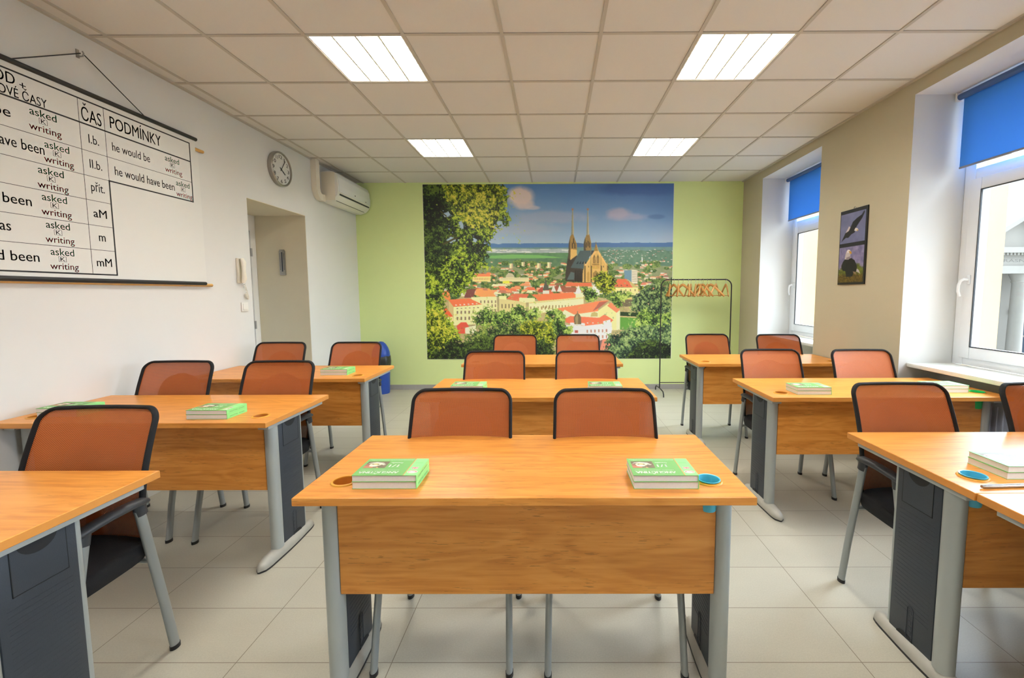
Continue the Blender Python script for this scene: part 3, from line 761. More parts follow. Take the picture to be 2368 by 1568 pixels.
# ================================================================== CHAIRS
def make_chair(label):
    r = thing('visitor_chair', label, 'chair', group='orange mesh-back chairs with black seats')
    def yb(z): return .175+.50*max(0, z-.66)**1.35+.2*max(0, .62-z)**1.6
    zt, zb, rc = .968, .455, .05
    def hwid(z):
        if z < .70: b = .212+.015*min(1, (z-zb)/.22)
        else: b = .227-.006*(z-.70)/.27
        if z > zt-rc: b = b-rc+sqrt(max(0, rc*rc-(z-zt+rc)**2))
        if z < zb+.04: b = b-.04+sqrt(max(0, .04**2-(zb+.04-z)**2))
        return b
    def pt(s, z):
        w = hwid(z); x = s*w; return (x, yb(z)-.028*(x/.234)**2, z)
    zs = [zb+.0005]+[zb+.04*k/4 for k in range(1, 4)]+[zb+.04+(zt-rc-zb-.04)*k/16 for k in range(17)]+[zt-rc+rc*sin(pi/2*k/9) for k in range(1, 10)]
    zs[-1] = zt-.0002
    mb = MB(); n = 16; vs = [pt(-1+2*j/n, z) for z in zs for j in range(n+1)]; fs = []
    for i in range(len(zs)-1):
        for j in range(n): a = i*(n+1)+j; fs.append((a, a+1, a+n+2, a+n+1))
    mb.add(vs, fs); back = mb.build('backrest', M['mesh'], r, smooth=60)
    loop = [pt(1, z) for z in zs]
    w1 = hwid(zs[-1]); loop += [pt(s, zs[-1]) for s in (.6, .2, -.2, -.6)]
    loop += [pt(-1, z) for z in zs[::-1]]; loop += [pt(s, zs[0]) for s in (-.5, 0, .5)]
    MB().tube(loop, .0130, .0074, n=10, closed=True, ref=(0, 1, 0)).build('edge_binding', M['trim'], back, smooth=60)
    # plastic lumbar shell behind the mesh
    mb = MB(); rows, cols = 10, 14; vs = []; fs = []
    for i in range(rows+1):
        z = .70+.19*i/rows; t = i/rows; w = .135*sqrt(max(0.02, 1-max(0, (t-.35)/.65)**2.4))
        for j in range(cols+1):
            x = -w+2*w*j/cols; vs.append((x, yb(z)+.018-.02*(x/.234)**2+.016*sin(pi*t), z))
    for i in range(rows):
        for j in range(cols): a = i*(cols+1)+j; fs.append((a, a+1, a+cols+2, a+cols+1))
    mb.add(vs, fs)
    mb.add([(x, y+.005, z) for x, y, z in vs], fs)
    mb.box(-.03, yb(.66)+.012, .44, .03, yb(.66)+.032, .72, bev=.004)
    mb.build('lumbar_support', M['lumbar'], r, smooth=60)
    # cushion
    mb = MB(); n = 40; rings = []
    for k, (q, z) in enumerate([(.0, .392), (.6, .394), (.86, .400), (.97, .418), (1.0, .446), (.985, .474), (.93, .487), (.7, .493), (.35, .490), (.0, .488)]):
        ring = []
        for j in range(n):
            a = 2*pi*j/n; c_, s_ = cos(a), sin(a); e = .42
            x = .238*q*math.copysign(abs(c_)**e, c_); y = .225*q*math.copysign(abs(s_)**e, s_)
            zz = z-.018*max(0, -y/.235-.35)**1.5-(.012 if False else 0)
            ring.append((x, y-.018, zz-.006*(x/.238)**2*(1 if k > 5 else 0)))
        rings.append(ring)
    vs = [v for g in rings for v in g]; fs = []
    for i in range(len(rings)-1):
        for j in range(n): fs.append((i*n+j, i*n+(j+1) % n, (i+1)*n+(j+1) % n, (i+1)*n+j))
    mb.add(vs, fs); mb.build('seat', M['seat'], r, smooth=60)
    for s in (-1, 1):
        for (y0, y1) in ((-.215, -.080), (.205, .115)):
            mb = MB(); mb.tube([(s*.252, y0, .012), (s*.249, y0*.72+y1*.28, .2), (s*.246, y0*.44+y1*.56, .36), (s*.240, y1, .622)], .0125, .019, n=16, ref=(1, 0, 0))
            lg = mb.build('leg', M['leg'], r, smooth=50)
            MB().tube([(s*.2522, y0, 0), (s*.2520, y0, .016)], .0145, .021, n=16, ref=(1, 0, 0)).build('foot_cap', M['black'], lg, smooth=50)
        mb = MB()
        path = [(s*.238, -.115, .632), (s*.238, -.095, .640), (s*.239, -.05, .646), (s*.240, .0, .650), (s*.240, .07, .650), (s*.239, .125, .646), (s*.238, .150, .640)]
        mb.tube(path, .0155, .0235, n=14, ref=(0, 0, 1), radii=[.55, .9, 1, 1, 1, .95, .6])
        for y1 in (-.080, .115): mb.tube([(s*.2405, y1+.008*(1 if y1 > 0 else -1), .600), (s*.240, y1, .640)], .0165, .0225, n=16, ref=(1, 0, 0))
        mb.build('armrest', M['arm'], r, smooth=50)
    mb = MB()
    for y in (-.128, .145): mb.tube([(-.244, y, .405), (.244, y, .405)], .009, .011, n=10)
    for x in (-.15, .15): mb.tube([(x, -.128, .408), (x, .145, .408)], .008, n=8)
    mb.build('seat_rail', M['leg'], r, smooth=50)
    return r
chairs = [
    (-.425, 1.725, 0, 'orange mesh chair behind the front middle desk, left one of the pair'),
    (.222, 1.715, 0, 'orange mesh chair behind the front middle desk, right one of the pair'),
    (-1.775, 1.425, .03, 'chair at lower left tucked under the corner desk, whole right armrest and leg visible'),
    (-2.47, 2.595, .02, 'chair by the left wall behind the desk below the chart, left one of the pair'),
    (-1.80, 2.585, .0, 'chair behind the desk below the chart, right one of the pair'),
    (-2.49, 3.70, .0, 'chair behind the far left desk, right below the door recess'),
    (-1.80, 3.695, .0, 'chair behind the far left desk, in front of the blue bin'),
    (-.455, 3.04, 0, 'chair behind the second middle desk, left one of the pair'),
    (.232, 3.04, 0, 'chair behind the second middle desk, right one of the pair'),
    (-.42, 4.35, 0, 'chair at the farthest middle desk, left one, directly against the mural trees'),
    (.24, 4.35, 0, 'chair at the farthest middle desk, right one, against the mural white houses'),
    (1.650, 1.83, .0, 'chair at lower right, its left leg and armrest visible beside the large desk'),
    (2.35, 1.82, 0, 'chair at the right edge of the photo, only half its back in the frame'),
    (1.652, 3.10, 0, 'chair behind the desk with the green cup, left one of the pair'),
    (2.33, 3.07, 0, 'chair behind the desk with the green cup, right one, under the calendar'),
    (1.605, 4.365, 0, 'chair at the farthest window-side desk, in front of the coat rack'),
    (2.322, 4.30, 0, 'chair at the farthest window-side desk, in front of the far window'),
]
ch0 = None
for x, y, rz, lb in chairs:
    if ch0 is None: ch0 = make_chair(lb); ch0.location = (x, y, 0); ch0.rotation_euler = (0, 0, rz)
    else: copy_thing(ch0, (x, y, 0), rz, lb)

# ================================================================== BOOKS
BW, BD = .214, .146
def cover_print():
    c = Canvas(428, 292, (118, 184, 100), 3)
    # canvas seen as the reader sees it (spine on the left, title at the top)
    X = lambda u: u*428
    Y = lambda v: v*292
    c.poly([(0, 0), (X(.205), 0), (X(.205), 292), (0, 292)], (146, 232, 142))
    c.poly([(X(.2), 0), (X(.215), 0), (X(.215), 292), (X(.2), 292)], (222, 140, 84))
    c.ell(X(.105), Y(.2), 34, 24, (240, 236, 232)); c.ell(X(.105), Y(.2), 29, 19, (206, 120, 104)); c.ell(X(.105), Y(.19), 24, 13, (236, 226, 222))
    c.poly([(X(.06), Y(.2)), (X(.10), Y(.15)), (X(.12), Y(.2)), (X(.16), Y(.19)), (X(.13), Y(.24)), (X(.08), Y(.23))], (250, 250, 248))
    fx0, fx1, fy0, fy1 = X(.06), X(.16), Y(.36), Y(.48)
    c.poly([(fx0, fy0), (fx1, fy0), (fx1, fy1), (fx0, fy1)], (110, 112, 140))
    for w, col in ((9, (236, 230, 230)), (4, (200, 90, 90))):
        c.line(fx0, fy0, fx1, fy1, w, col); c.line(fx0, fy1, fx1, fy0, w, col)
    for w, col in ((11, (236, 230, 230)), (6, (200, 80, 80))):
        c.line((fx0+fx1)/2, fy0, (fx0+fx1)/2, fy1, w, col); c.line(fx0, (fy0+fy1)/2, fx1, (fy0+fy1)/2, w, col)
    for k in range(2): c.poly([(X(.05), Y(.70+k*.05)), (X(.17), Y(.70+k*.05)), (X(.17), Y(.72+k*.05)), (X(.05), Y(.72+k*.05))], (118, 200, 118))
    # picture of a white bull's head
    px0, px1, py0, py1 = X(.60), X(.955), Y(.42), Y(.82)
    mk = c.poly([(px0, py0), (px1, py0), (px1, py1), (px0, py1)], (112, 100, 74))
    n = c.fbm(30, 3); c.fill(mk, np.stack([90+n*60, 78+n*50, 60+n*40], -1))
    c.poly([(px1-60, py0), (px1, py0), (px1, py0+70), (px1-70, py0+40)], (176, 112, 92)); c.poly([(px1-70, py0+6), (px1, py0+10), (px1, py0+34), (px1-60, py0+26)], (206, 128, 100))
    c.poly([(px0+42, py0), (px0+56, py0+22), (px0+64, py0+20), (px0+60, py0)], (204, 150, 108))
    c.ell(px0+84, py0+62, 42, 26, (226, 218, 192)); c.ell(px0+86, py0+60, 24, 20, (214, 196, 138)); c.ell(px0+92, py0+40, 30, 15, (246, 240, 222))
    c.poly([(px0+20, py0+76), (px0+40, py0+92), (px0+90, py0+104), (px0+130, py0+92), (px0+146, py0+76), (px0+120, py0+86), (px0+80, py0+88), (px0+50, py0+78)], (240, 236, 222))
    c.poly([(px0+10, py0+60), (px0+46, py0+76), (px0+54, py0+68), (px0+26, py0+50)], (236, 230, 212)); c.ell(px0+66, py0+64, 7, 5, (70, 58, 44)); c.ell(px0+104, py0+66, 7, 5, (70, 58, 44))
    c.poly([(X(.215), Y(.925)), (X(.97), Y(.925)), (X(.97), Y(.955)), (X(.215), Y(.955))], (150, 206, 140))
    return c.half()
IMG_COVER = cover_print()
def make_book(name, label, th, printed, grp):
    """spine on +x; title turned towards the far (student's) side"""
    r = thing(name, label, 'book', group=grp)
    x0, x1, y0, y1 = -BW/2, BW/2, -BD/2, BD/2
    mb = MB(); mb.box(x0+.002, y0+.0015, .0012, x1-.003, y1-.0015, th-.0012); mb.build('pages', M['page'], r)
    mb = MB(); mb.slot = 0
    mb.box(x0, y0, .0002, x1-.001, y1, .0012); mb.box(x0, y0, th-.0012, x1-.001, y1, th)
    mb.slot = 1; mb.box(x1-.003, y0, .0002, x1, y1, th, bev=.001)
    R = lambda u, v: (x1-u*BW, y0+v*BD)           # reader's left-to-right u, top-to-bottom v
    if printed:
        mb.slot = 2; f = lambda u, v: R(u, v)+(th+.0006,)
        g = lambda u, v: f(u, -v)
        put_text(mb, 'ANGLIČTINA', (.315, .945, -.225, -.075), g, .09)
        put_text(mb, 'začínáme „úspornou metodou“', (.33, .95, -.315, -.27), g, .0)
        put_text(mb, '1/1', (.40, .555, -.62, -.47), g, .08)
        put_text(mb, 'Gramatika', (.37, .565, -.755, -.69), g, .05)
        put_text(mb, 'Komunikativní přehled gramatiky a konverzace pro každého', (.24, .93, -.905, -.875), g, .0)
    mb.slot = 3; h = lambda u, v: (x1+.0004, y0+BD-u*BD, v)
    hh = lambda u, v: (x1+.0004, y0+u*BD, th-v*th)
    put_text(mb, 'ANGLIČTINA – Gramatika', (.12, .85, .35, .66), lambda u, v: hh(u, 1-v), 0)
    cv = mb.build('cover', [M['cover'], M['spine'], M['letter_white'], M['letter_green']], r, fix=False)
    if printed: print_grid('cover_print', IMG_COVER, lambda s, t: (x1-.0005-s*(BW-.001), y0+.0003+t*(BD-.0006), th+.0003), M['print_gloss'], cv, .95)
    return r
T1, T2 = .0245, .0215
places = [  # near-left corner x, near edge y, where, turn
    (-.671, 1.388, 'at the left seat of the front middle desk', 0), (.257, 1.384, 'at the right seat of the front middle desk, beside the blue cup', 0),
    (-.674, 2.77, 'left on the second middle desk, half hidden by a chair', 0), (.218, 2.76, 'right on the second middle desk, half hidden by a chair', 0),
    (-1.90, 2.195, 'at the right seat of the desk below the chart', 0), (-2.725, 2.24, 'by the left wall on the desk below the chart', 0),
    (-1.855, 3.40, 'on the far left desk next to the blue bin', 0), (1.520, 2.70, 'at the left seat of the desk with the green cup', 0),
    (2.418, 2.745, 'beside the green cup near the window', 0), (1.545, 1.452, 'on the large lower right desk near the metal rod', 0)]
bt = bb = None
for x, y, wh, rz in places:
    lo = 'lower green book '+wh
    hi = 'upper green book '+wh
    p = (x+BW/2, y+BD/2)
    jx, jy, jr = random.uniform(-.002, .002), random.uniform(-.001, .001), random.uniform(-.012, .012)
    if bb is None:
        bb = make_book('book', lo, T1, False, 'lower green paperbacks'); bb.location = (p[0], p[1], DT)
        bt = make_book('book', hi, T2, True, 'upper green paperbacks'); bt.location = (p[0], p[1], DT+T1); bt.rotation_euler = (0, 0, jr)
    else:
        copy_thing(bb, (p[0], p[1], DT), rz, lo); copy_thing(bt, (p[0]+jx, p[1]+jy, DT+T1), rz+jr, hi)
mb = MB(); mb.tube([(0, 0, .0065), (.012, 0, .0065), (.05, 0, .0065), (.42, 0, .0065)], .0065, n=14, radii=[.72, 1, 1, 1])
o = mb.build('metal_rod', M['steel'], smooth=50); o.location = (1.392, 1.384, DT+.0001); o.rotation_euler = (0, 0, .06)
tag(o, 'thin grey metal rod lying on the lower right desk beside the seam', 'rod')
# ================================================================== MURAL (printed city view on the back wall)
def mural_picture():
    S = 2; c = Canvas(585*S, 404*S, (120, 150, 180), 11)
    def P(x, y):                      # photograph pixel -> canvas
        t = (y-425.5)/404; l = 977+12*t; r_ = 1559.5-9*t
        return ((x-l)/(r_-l)*c.w, t*c.h)
    def T(x0, y0, k): return lambda pts: [P(x0+a/k, y0+b/k) for a, b in pts]
    A = T(960, 400, 3.4839); B = T(1270, 440, 6.532); C_ = T(960, 620, 7.128); D = T(1260, 620, 7.128); E_ = T(960, 400, 6.534)
    # sky: graded blue with drifting cloud banks (as printed)
    t = (c.yy/c.h/.37).clip(0, 1)[..., None]; u = (c.xx/c.w)[..., None]
    top = np.array((82, 124, 176.)); bot = np.array((160, 182, 200.))
    sky = top*(1-t)+bot*t
    sky = sky+(np.array((58, 92, 150.))-sky)*np.clip((u-.45)*1.3, 0, 1)*np.clip(1.1-t*1.15, 0, 1)*.9
    n = c.fbm(260, 4)[..., None]; sky = sky+(np.array((176, 174, 184.))-sky)*np.clip((n-.45)*1.2, 0, .5)*np.clip(t*1.4, .1, 1)
    c.a = sky.copy()
    q = c.fbm(60, 4)
    def cloud(cx, cy, rx, ry, col, al):
        x, y = A([(cx, cy)])[0]; sx = c.w/2030*1.0
        d = np.exp(-(((c.xx-x)/(rx*sx))**2+((c.yy-y)/(ry*sx))**2)*1.2)*(.55+.9*q); d = np.clip((d-.30)*2.6, 0, 1)*al
        c.a = c.a*(1-d[..., None])+np.array(col, float)*d[..., None]
    cloud(850, 190, 130, 90, (212, 196, 190), .95); cloud(880, 250, 100, 50, (206, 190, 188), .8); cloud(950, 275, 70, 22, (200, 188, 190), .7)
    cloud(1650, 320, 120, 52, (172, 160, 176), .7); cloud(1700, 350, 200, 40, (160, 158, 182), .6); cloud(1100, 350, 400, 60, (164, 166, 186), .5); cloud(850, 440, 380, 60, (170, 172, 188), .4)
    cloud(1950, 350, 90, 22, (70, 100, 150), .5); cloud(1800, 130, 420, 70, (58, 88, 148), .6)
    # hills, plain, far suburbs
    hz = c.noise(90)*6
    def band(y0, y1, col, col2=None, rag=0, x0=0, x1=2200):
        pts = A([(x0, y0), (x1, y0), (x1, y1), (x0, y1)])
        m = c.pmask(pts)
        if rag: m &= c.yy > pts[0][1]+(c.fbm(50, 3)-.5)*rag*2
        if col2 is None: c.fill(m, col)
        else:
            k = c.fbm(14, 3)[..., None]; c.fill(m, np.array(col)*(1-k)+np.array(col2)*k)
    band(556, 640, (74, 112, 160), rag=8); band(552, 600, (72, 106, 152), rag=9, x0=1250)
    band(588, 660, (110, 140, 140), (92, 124, 118), rag=3); band(600, 640, (176, 184, 184), (140, 158, 158), rag=4, x1=1240)
    for k in range(26):
        x = c.rng.uniform(320, 1230); y = c.rng.uniform(600, 632); c.poly(A([(x, y), (x+c.rng.uniform(20, 90), y), (x+60, y+7), (x, y+7)]), (206, 210, 206))
    band(632, 690, (96, 136, 96), (80, 118, 86), rag=3, x1=1260)
    c.poly(A([(600, 655), (780, 645), (1000, 650), (1200, 672), (1000, 676), (600, 678)]), (110, 166, 96))
    band(676, 760, (70, 106, 84), (104, 132, 96), rag=8)
    band(612, 760, (74, 108, 92), (104, 134, 112), rag=8, x0=1490)
    for k in range(110):
        x = c.rng.uniform(1500, 2080); y = c.rng.uniform(606, 700); w = c.rng.uniform(4, 16)
        c.poly(A([(x, y), (x+w, y), (x+w, y+4), (x, y+4)]), [(196, 200, 196), (206, 196, 186), (176, 130, 120)][k % 3])
    # middle town: scattered blocks of houses with red roofs and trees
    band(740, 1010, (150, 146, 118), (116, 132, 92), rag=10)
    band(955, 1560, (196, 176, 132), (150, 140, 96), rag=6)
    order = sorted(c.rng.uniform(700, 960, 420))
    for y in order:
        x = c.rng.uniform(60, 2100); k = (y-690)/270; w = c.rng.uniform(16, 40)*(.6+k*1.3); h = w*c.rng.uniform(.25, .5)
        wall = [(226, 214, 176), (236, 226, 200), (214, 208, 190), (232, 208, 150), (206, 196, 170)][c.rng.integers(5)]
        roof = [(222, 122, 84), (206, 98, 70), (232, 146, 100), (150, 96, 80), (176, 176, 168), (200, 120, 96)][c.rng.integers(6)]
        if x > 1560: roof = tuple(np.array(roof)*.8+np.array((186, 170, 170))*.2); wall = tuple(np.array(wall)*.7+np.array((210, 214, 214))*.3)
        c.poly(A([(x, y), (x+w, y), (x+w, y+h), (x, y+h)]), wall)
        c.poly(A([(x-2, y), (x+w*.2, y-h*.6), (x+w*.8, y-h*.6), (x+w+2, y)]), roof)
        for j in range(int(w/9)): c.poly(A([(x+3+j*9, y+h*.3), (x+6+j*9, y+h*.3), (x+6+j*9, y+h*.7), (x+3+j*9, y+h*.7)]), tuple(np.array(wall)*.6))
        if c.rng.random() < .55:
            cx, cy = A([(x+c.rng.uniform(-40, 60), y+h)])[0]; rx = c.rng.uniform(8, 22)*S*.35*(1+k)
            wy0, wy1, wx0, wx1 = int(max(0, cy-rx*1.5)), int(min(c.h, cy+rx*1.5)), int(max(0, cx-rx*2.4)), int(min(c.w, cx+rx*2.4))
            if wy1 <= wy0 or wx1 <= wx0: continue
            f = rx*(1-np.sqrt(((c.xx[wy0:wy1, wx0:wx1]-cx)/1.6)**2+((c.yy[wy0:wy1, wx0:wx1]-cy)/.8)**2)/rx); f[f < -8] = -99
            c.foliage(f, 4, [(50, 74, 44), (88, 118, 58), (136, 152, 84)], 0, 3, (wy0, wy1, wx0, wx1))
    def windows(F, x0, y0, x1, y1, nx, ny, w, h, col=(128, 110, 84), dy=0):
        for i in range(nx):
            for j in range(ny):
                x = x0+(x1-x0)*i/max(1, nx-1); y = y0+(y1-y0)*j/max(1, ny-1)+dy*i/max(1, nx-1)
                c.poly(F([(x, y), (x+w, y+dy/nx*0), (x+w, y+h), (x, y+h)]), col)
    def house(F, wall, col, roof, rcol):
        c.poly(F(wall), col, amp=.04)
        if roof: c.poly(F(roof), rcol, amp=.07)
    # distant blocks
    for x, y, w, h in ((985, 715, 30, 40), (1068, 708, 28, 46), (762, 716, 30, 40), (860, 706, 26, 30)):
        c.poly(A([(x, y), (x+w, y), (x+w, y+h), (x, y+h)]), (226, 214, 176)); c.poly(A([(x+w*.6, y), (x+w, y), (x+w, y+h), (x+w*.6, y+h)]), (176, 158, 130))
    house(B, [(1135, 1190), (1245, 1190), (1245, 1370), (1135, 1330)], (104, 134, 152), None, None); house(B, [(1245, 1180), (1335, 1190), (1335, 1390), (1245, 1390)], (214, 206, 186), None, None)
    for k in range(7): c.line(*B([(1250, 1205+k*25)])[0], *B([(1332, 1208+k*25)])[0], 3, (170, 160, 140))
    c.poly(B([(1398, 990), (1410, 990), (1410, 1070), (1398, 1070)]), (232, 226, 214))
    # church with two needle spires
    dark, stone, st2, slate = (62, 58, 50), (202, 168, 100), (172, 142, 84), (72, 88, 90)
    c.poly(B([(275, 1060), (300, 900), (420, 960), (470, 1160), (540, 1170), (520, 1370), (245, 1350), (250, 1220)]), dark, amp=.25)
    c.poly(B([(300, 780), (322, 680), (335, 690), (335, 1030), (290, 1010)]), (84, 74, 58), amp=.2)
    c.poly(B([(318, 690), (345, 640), (365, 640), (395, 730), (422, 800), (422, 960), (320, 1030)]), (150, 120, 66), amp=.35)
    c.poly(B([(330, 870), (420, 880), (424, 960), (322, 1035)]), stone, amp=.12)
    c.poly(B([(350, 290), (364, 290), (376, 650), (336, 660)]), (132, 132, 116), amp=.15); c.poly(B([(357, 290), (364, 290), (376, 650), (360, 655)]), (176, 164, 130), amp=.1)
    c.poly(B([(545, 720), (568, 650), (610, 650), (636, 770), (640, 890), (525, 890), (528, 780)]), (140, 114, 68), amp=.35)
    c.poly(B([(525, 780), (548, 690), (556, 890), (525, 890)]), (74, 68, 56), amp=.2)
    c.poly(B([(582, 290), (593, 290), (604, 660), (566, 660)]), (132, 134, 120), amp=.15); c.poly(B([(588, 290), (593, 290), (604, 660), (588, 660)]), (180, 168, 136), amp=.1)
    for x in (357, 587): c.ell(*B([(x, 282)])[0], 5, 5, (160, 120, 100))
    for x, y in ((352, 790), (392, 790), (372, 720), (590, 760), (565, 780), (615, 780)): c.poly(B([(x-8, y+70), (x-8, y), (x, y-22), (x+8, y), (x+8, y+70)]), (70, 60, 46))
    c.poly(B([(470, 895), (630, 890), (640, 940), (545, 1100), (520, 1165), (325, 1150)]), slate, amp=.08)
    c.poly(B([(640, 890), (690, 890), (660, 960), (630, 960)]), (62, 70, 74))
    for k in range(4): c.poly(B([(410+k*42, 1090), (445+k*40, 1050), (440+k*42, 1092)]), (40, 48, 50))
    c.poly(B([(270, 1330), (330, 1210), (385, 1225), (380, 1330)]), (84, 100, 98))
    for k in range(5): c.poly(B([(395+k*26, 1190), (405+k*26, 1190), (409+k*26, 1360), (391+k*26, 1360)]), (40, 36, 32))
    c.poly(B([(540, 1120), (700, 880), (740, 880), (880, 1120), (880, 1370), (505, 1370), (510, 1200)]), stone, amp=.1)
    c.poly(B([(545, 1110), (705, 870), (720, 800), (740, 880), (880, 1110), (870, 1125), (722, 905), (556, 1125)]), (214, 176, 110), amp=.1)
    c.poly(B([(690, 860), (709, 770), (730, 860), (742, 900), (680, 900)]), (150, 118, 62), amp=.2); c.line(*B([(709, 860)])[0], *B([(709, 765)])[0], 3, (120, 100, 70))
    for x in (536, 632, 784, 878):
        c.poly(B([(x-9, 1110), (x, 1050 if x in (536, 878) else 890), (x+9, 1110), (x+10, 1370), (x-10, 1370)]), st2, amp=.15); c.line(*B([(x+8, 1120)])[0], *B([(x+8, 1370)])[0], 5, (92, 72, 44))
    for x in (684, 738):
        c.poly(B([(x-18, 1080), (x-18, 1000), (x, 950), (x+18, 1000), (x+18, 1080)]), (104, 80, 46)); c.poly(B([(x-8, 1075), (x-8, 1005), (x, 980), (x+8, 1005), (x+8, 1075)]), (170, 134, 76))
    c.poly(B([(650, 1085), (760, 1085), (760, 1165), (650, 1165)]), (190, 150, 82), amp=.15)
    for k in range(8): c.poly(B([(656+k*13, 1090), (663+k*13, 1090), (663+k*13, 1110), (656+k*13, 1110)]), (120, 92, 52))
    c.poly(B([(660, 1290), (660, 1235), (705, 1190), (750, 1235), (750, 1300)]), (150, 118, 64)); c.poly(B([(575, 1230), (595, 1200), (610, 1230), (608, 1360), (575, 1360)]), (180, 140, 74))
    for x in (598, 824): c.poly(B([(x-5, 1120), (x+5, 1120), (x+5, 1145), (x-5, 1145)]), (92, 70, 40))
    # old town roofs in front of it
    c.poly(B([(235, 1430), (270, 1372), (640, 1375), (650, 1430)]), (206, 110, 76), amp=.1)
    c.poly(B([(220, 1440), (410, 1440), (410, 1520), (225, 1520)]), (150, 92, 70), amp=.1)
    for x in (70, 160): c.poly(B([(x-40, 1510), (x, 1410), (x+40, 1510)]), (226, 222, 208)); c.poly(B([(x+10, 1430), (x+70, 1410), (x+80, 1510), (x+40, 1510)]), (150, 84, 66))
    c.poly(B([(390, 1540), (445, 1415), (500, 1540)]), (230, 226, 214)); c.poly(B([(640, 1480), (685, 1395), (760, 1500), (760, 1568), (650, 1568)]), (232, 228, 216))
    c.poly(B([(980, 1440), (1030, 1320), (1170, 1320), (1262, 1450)]), (206, 106, 74), amp=.1); c.poly(B([(1180, 1320), (1345, 1450), (1262, 1450)]), (186, 172, 110))
    c.poly(B([(985, 1450), (1345, 1450), (1340, 1568), (985, 1568)]), (226, 212, 152)); windows(B, 1080, 1475, 1290, 1475, 4, 1, 14, 30, (150, 130, 90))
    for x in (1030, 1090, 1178): c.poly(B([(x-14, 1424), (x, 1405), (x+14, 1424)]), (96, 62, 48))
    # left near buildings
    c.poly(C_([(950, 110), (1000, 60), (1250, 70), (1250, 110)]), (226, 128, 86), amp=.08); c.poly(C_([(950, 112), (1255, 112), (1240, 195), (950, 190)]), (232, 204, 134)); windows(C_, 970, 130, 1220, 130, 14, 1, 8, 36, (180, 148, 92))
    c.poly(C_([(1400, 130), (1880, 130), (1880, 200), (1400, 190)]), (226, 210, 166)); windows(C_, 1420, 145, 1840, 145, 18, 2, 14, 10, (150, 136, 110)); c.poly(C_([(1500, 100), (1540, 50), (1600, 60), (1640, 100), (1640, 130), (1500, 130)]), (190, 182, 150))
    c.poly(C_([(1450, 185), (1560, 180), (1560, 225), (1450, 225)]), (226, 216, 80))
    c.poly(C_([(400, 440), (420, 350), (560, 340), (590, 470), (560, 500)]), (230, 132, 78), amp=.08)
    c.poly(C_([(810, 460), (860, 320), (1010, 310), (960, 460)]), (120, 72, 66), amp=.1)
    c.poly(C_([(980, 410), (1020, 315), (1230, 305), (1340, 440), (1100, 450)]), (240, 150, 90), amp=.06); c.poly(C_([(930, 450), (1350, 440), (1360, 700), (1100, 700), (930, 470)]), (226, 214, 164), amp=.03)
    windows(C_, 1080, 505, 1320, 490, 5, 1, 20, 44, (140, 122, 90)); windows(C_, 1265, 570, 1320, 650, 2, 2, 20, 48, (140, 122, 90))
    for k in range(16):
        x = c.rng.uniform(950, 2100); y = c.rng.uniform(215, 360); w = c.rng.uniform(70, 170)
        c.poly(C_([(x, y+40), (x+w*.3, y), (x+w, y+5), (x+w*1.2, y+48)]), [(232, 146, 100), (216, 116, 82), (240, 216, 176), (186, 120, 96)][k % 4], amp=.08)
    c.poly(C_([(550, 490), (900, 470), (1110, 570), (640, 610)]), (222, 112, 72), amp=.07); c.poly(C_([(560, 510), (640, 612), (640, 910), (560, 830)]), (196, 176, 122))
    c.poly(C_([(640, 612), (1110, 575), (1110, 900), (640, 920)]), (236, 220, 164), amp=.03)
    for k in range(6): c.poly(C_([(665+k*68, 575-k*5), (690+k*68, 573-k*5), (698+k*68, 588-k*5), (672+k*68, 590-k*5)]), (244, 236, 220))
    windows(C_, 690, 680, 950, 665, 5, 1, 24, 48, (130, 112, 84), -6); windows(C_, 690, 780, 950, 762, 5, 1, 26, 54, (130, 112, 84), -8); windows(C_, 688, 632, 1030, 605, 6, 1, 26, 12, (130, 112, 84), -14)
    c.poly(C_([(470, 640), (520, 620), (630, 770), (520, 785)]), (216, 96, 60)); c.poly(C_([(530, 785), (630, 775), (640, 930), (540, 860)]), (228, 206, 150))
    c.poly(C_([(690, 930), (760, 870), (850, 870), (900, 950), (830, 1060), (720, 1060)]), (206, 84, 66), amp=.08); c.poly(C_([(830, 960), (1010, 920), (1020, 1060), (830, 1060)]), (236, 226, 190))
    # long palace
    c.poly(C_([(1390, 430), (1510, 430), (1510, 500), (1390, 480)]), (226, 218, 160)); c.poly(C_([(1510, 480), (1600, 400), (1880, 400), (1830, 500), (1700, 520)]), (206, 108, 78), amp=.07)
    c.poly(C_([(1390, 480), (1730, 520), (1830, 545), (1830, 760), (1600, 800), (1390, 700)]), (206, 196, 138), amp=.03)
    c.poly(C_([(1720, 460), (1980, 470), (1980, 530), (1820, 545), (1720, 520)]), (232, 224, 168)); c.poly(D([(-140, 470), (-220, 410), (470, 375), (520, 440), (500, 470), (-100, 515)]), (230, 118, 76), amp=.07)
    c.poly(D([(-260, 545), (640, 460), (640, 590), (-260, 760)]), (240, 230, 176), amp=.02); c.poly(D([(510, 400), (640, 395), (650, 465), (510, 475)]), (240, 230, 180)); c.poly(D([(-260, 535), (650, 452), (650, 470), (-260, 556)]), (222, 206, 140))
    windows(D, -30, 590, 490, 545, 11, 1, 16, 46, (150, 128, 80), -1); windows(C_, 1900, 610, 2260, 575, 7, 1, 20, 50, (150, 128, 80)); windows(C_, 1430, 565, 1600, 590, 4, 2, 18, 46, (120, 104, 72))
    for k in range(60): c.poly(D([(-250+k*15, 535-k*1.38+16), (-243+k*15, 535-k*1.38+16), (-243+k*15, 545-k*1.38+16), (-250+k*15, 545-k*1.38+16)]), (176, 156, 96))
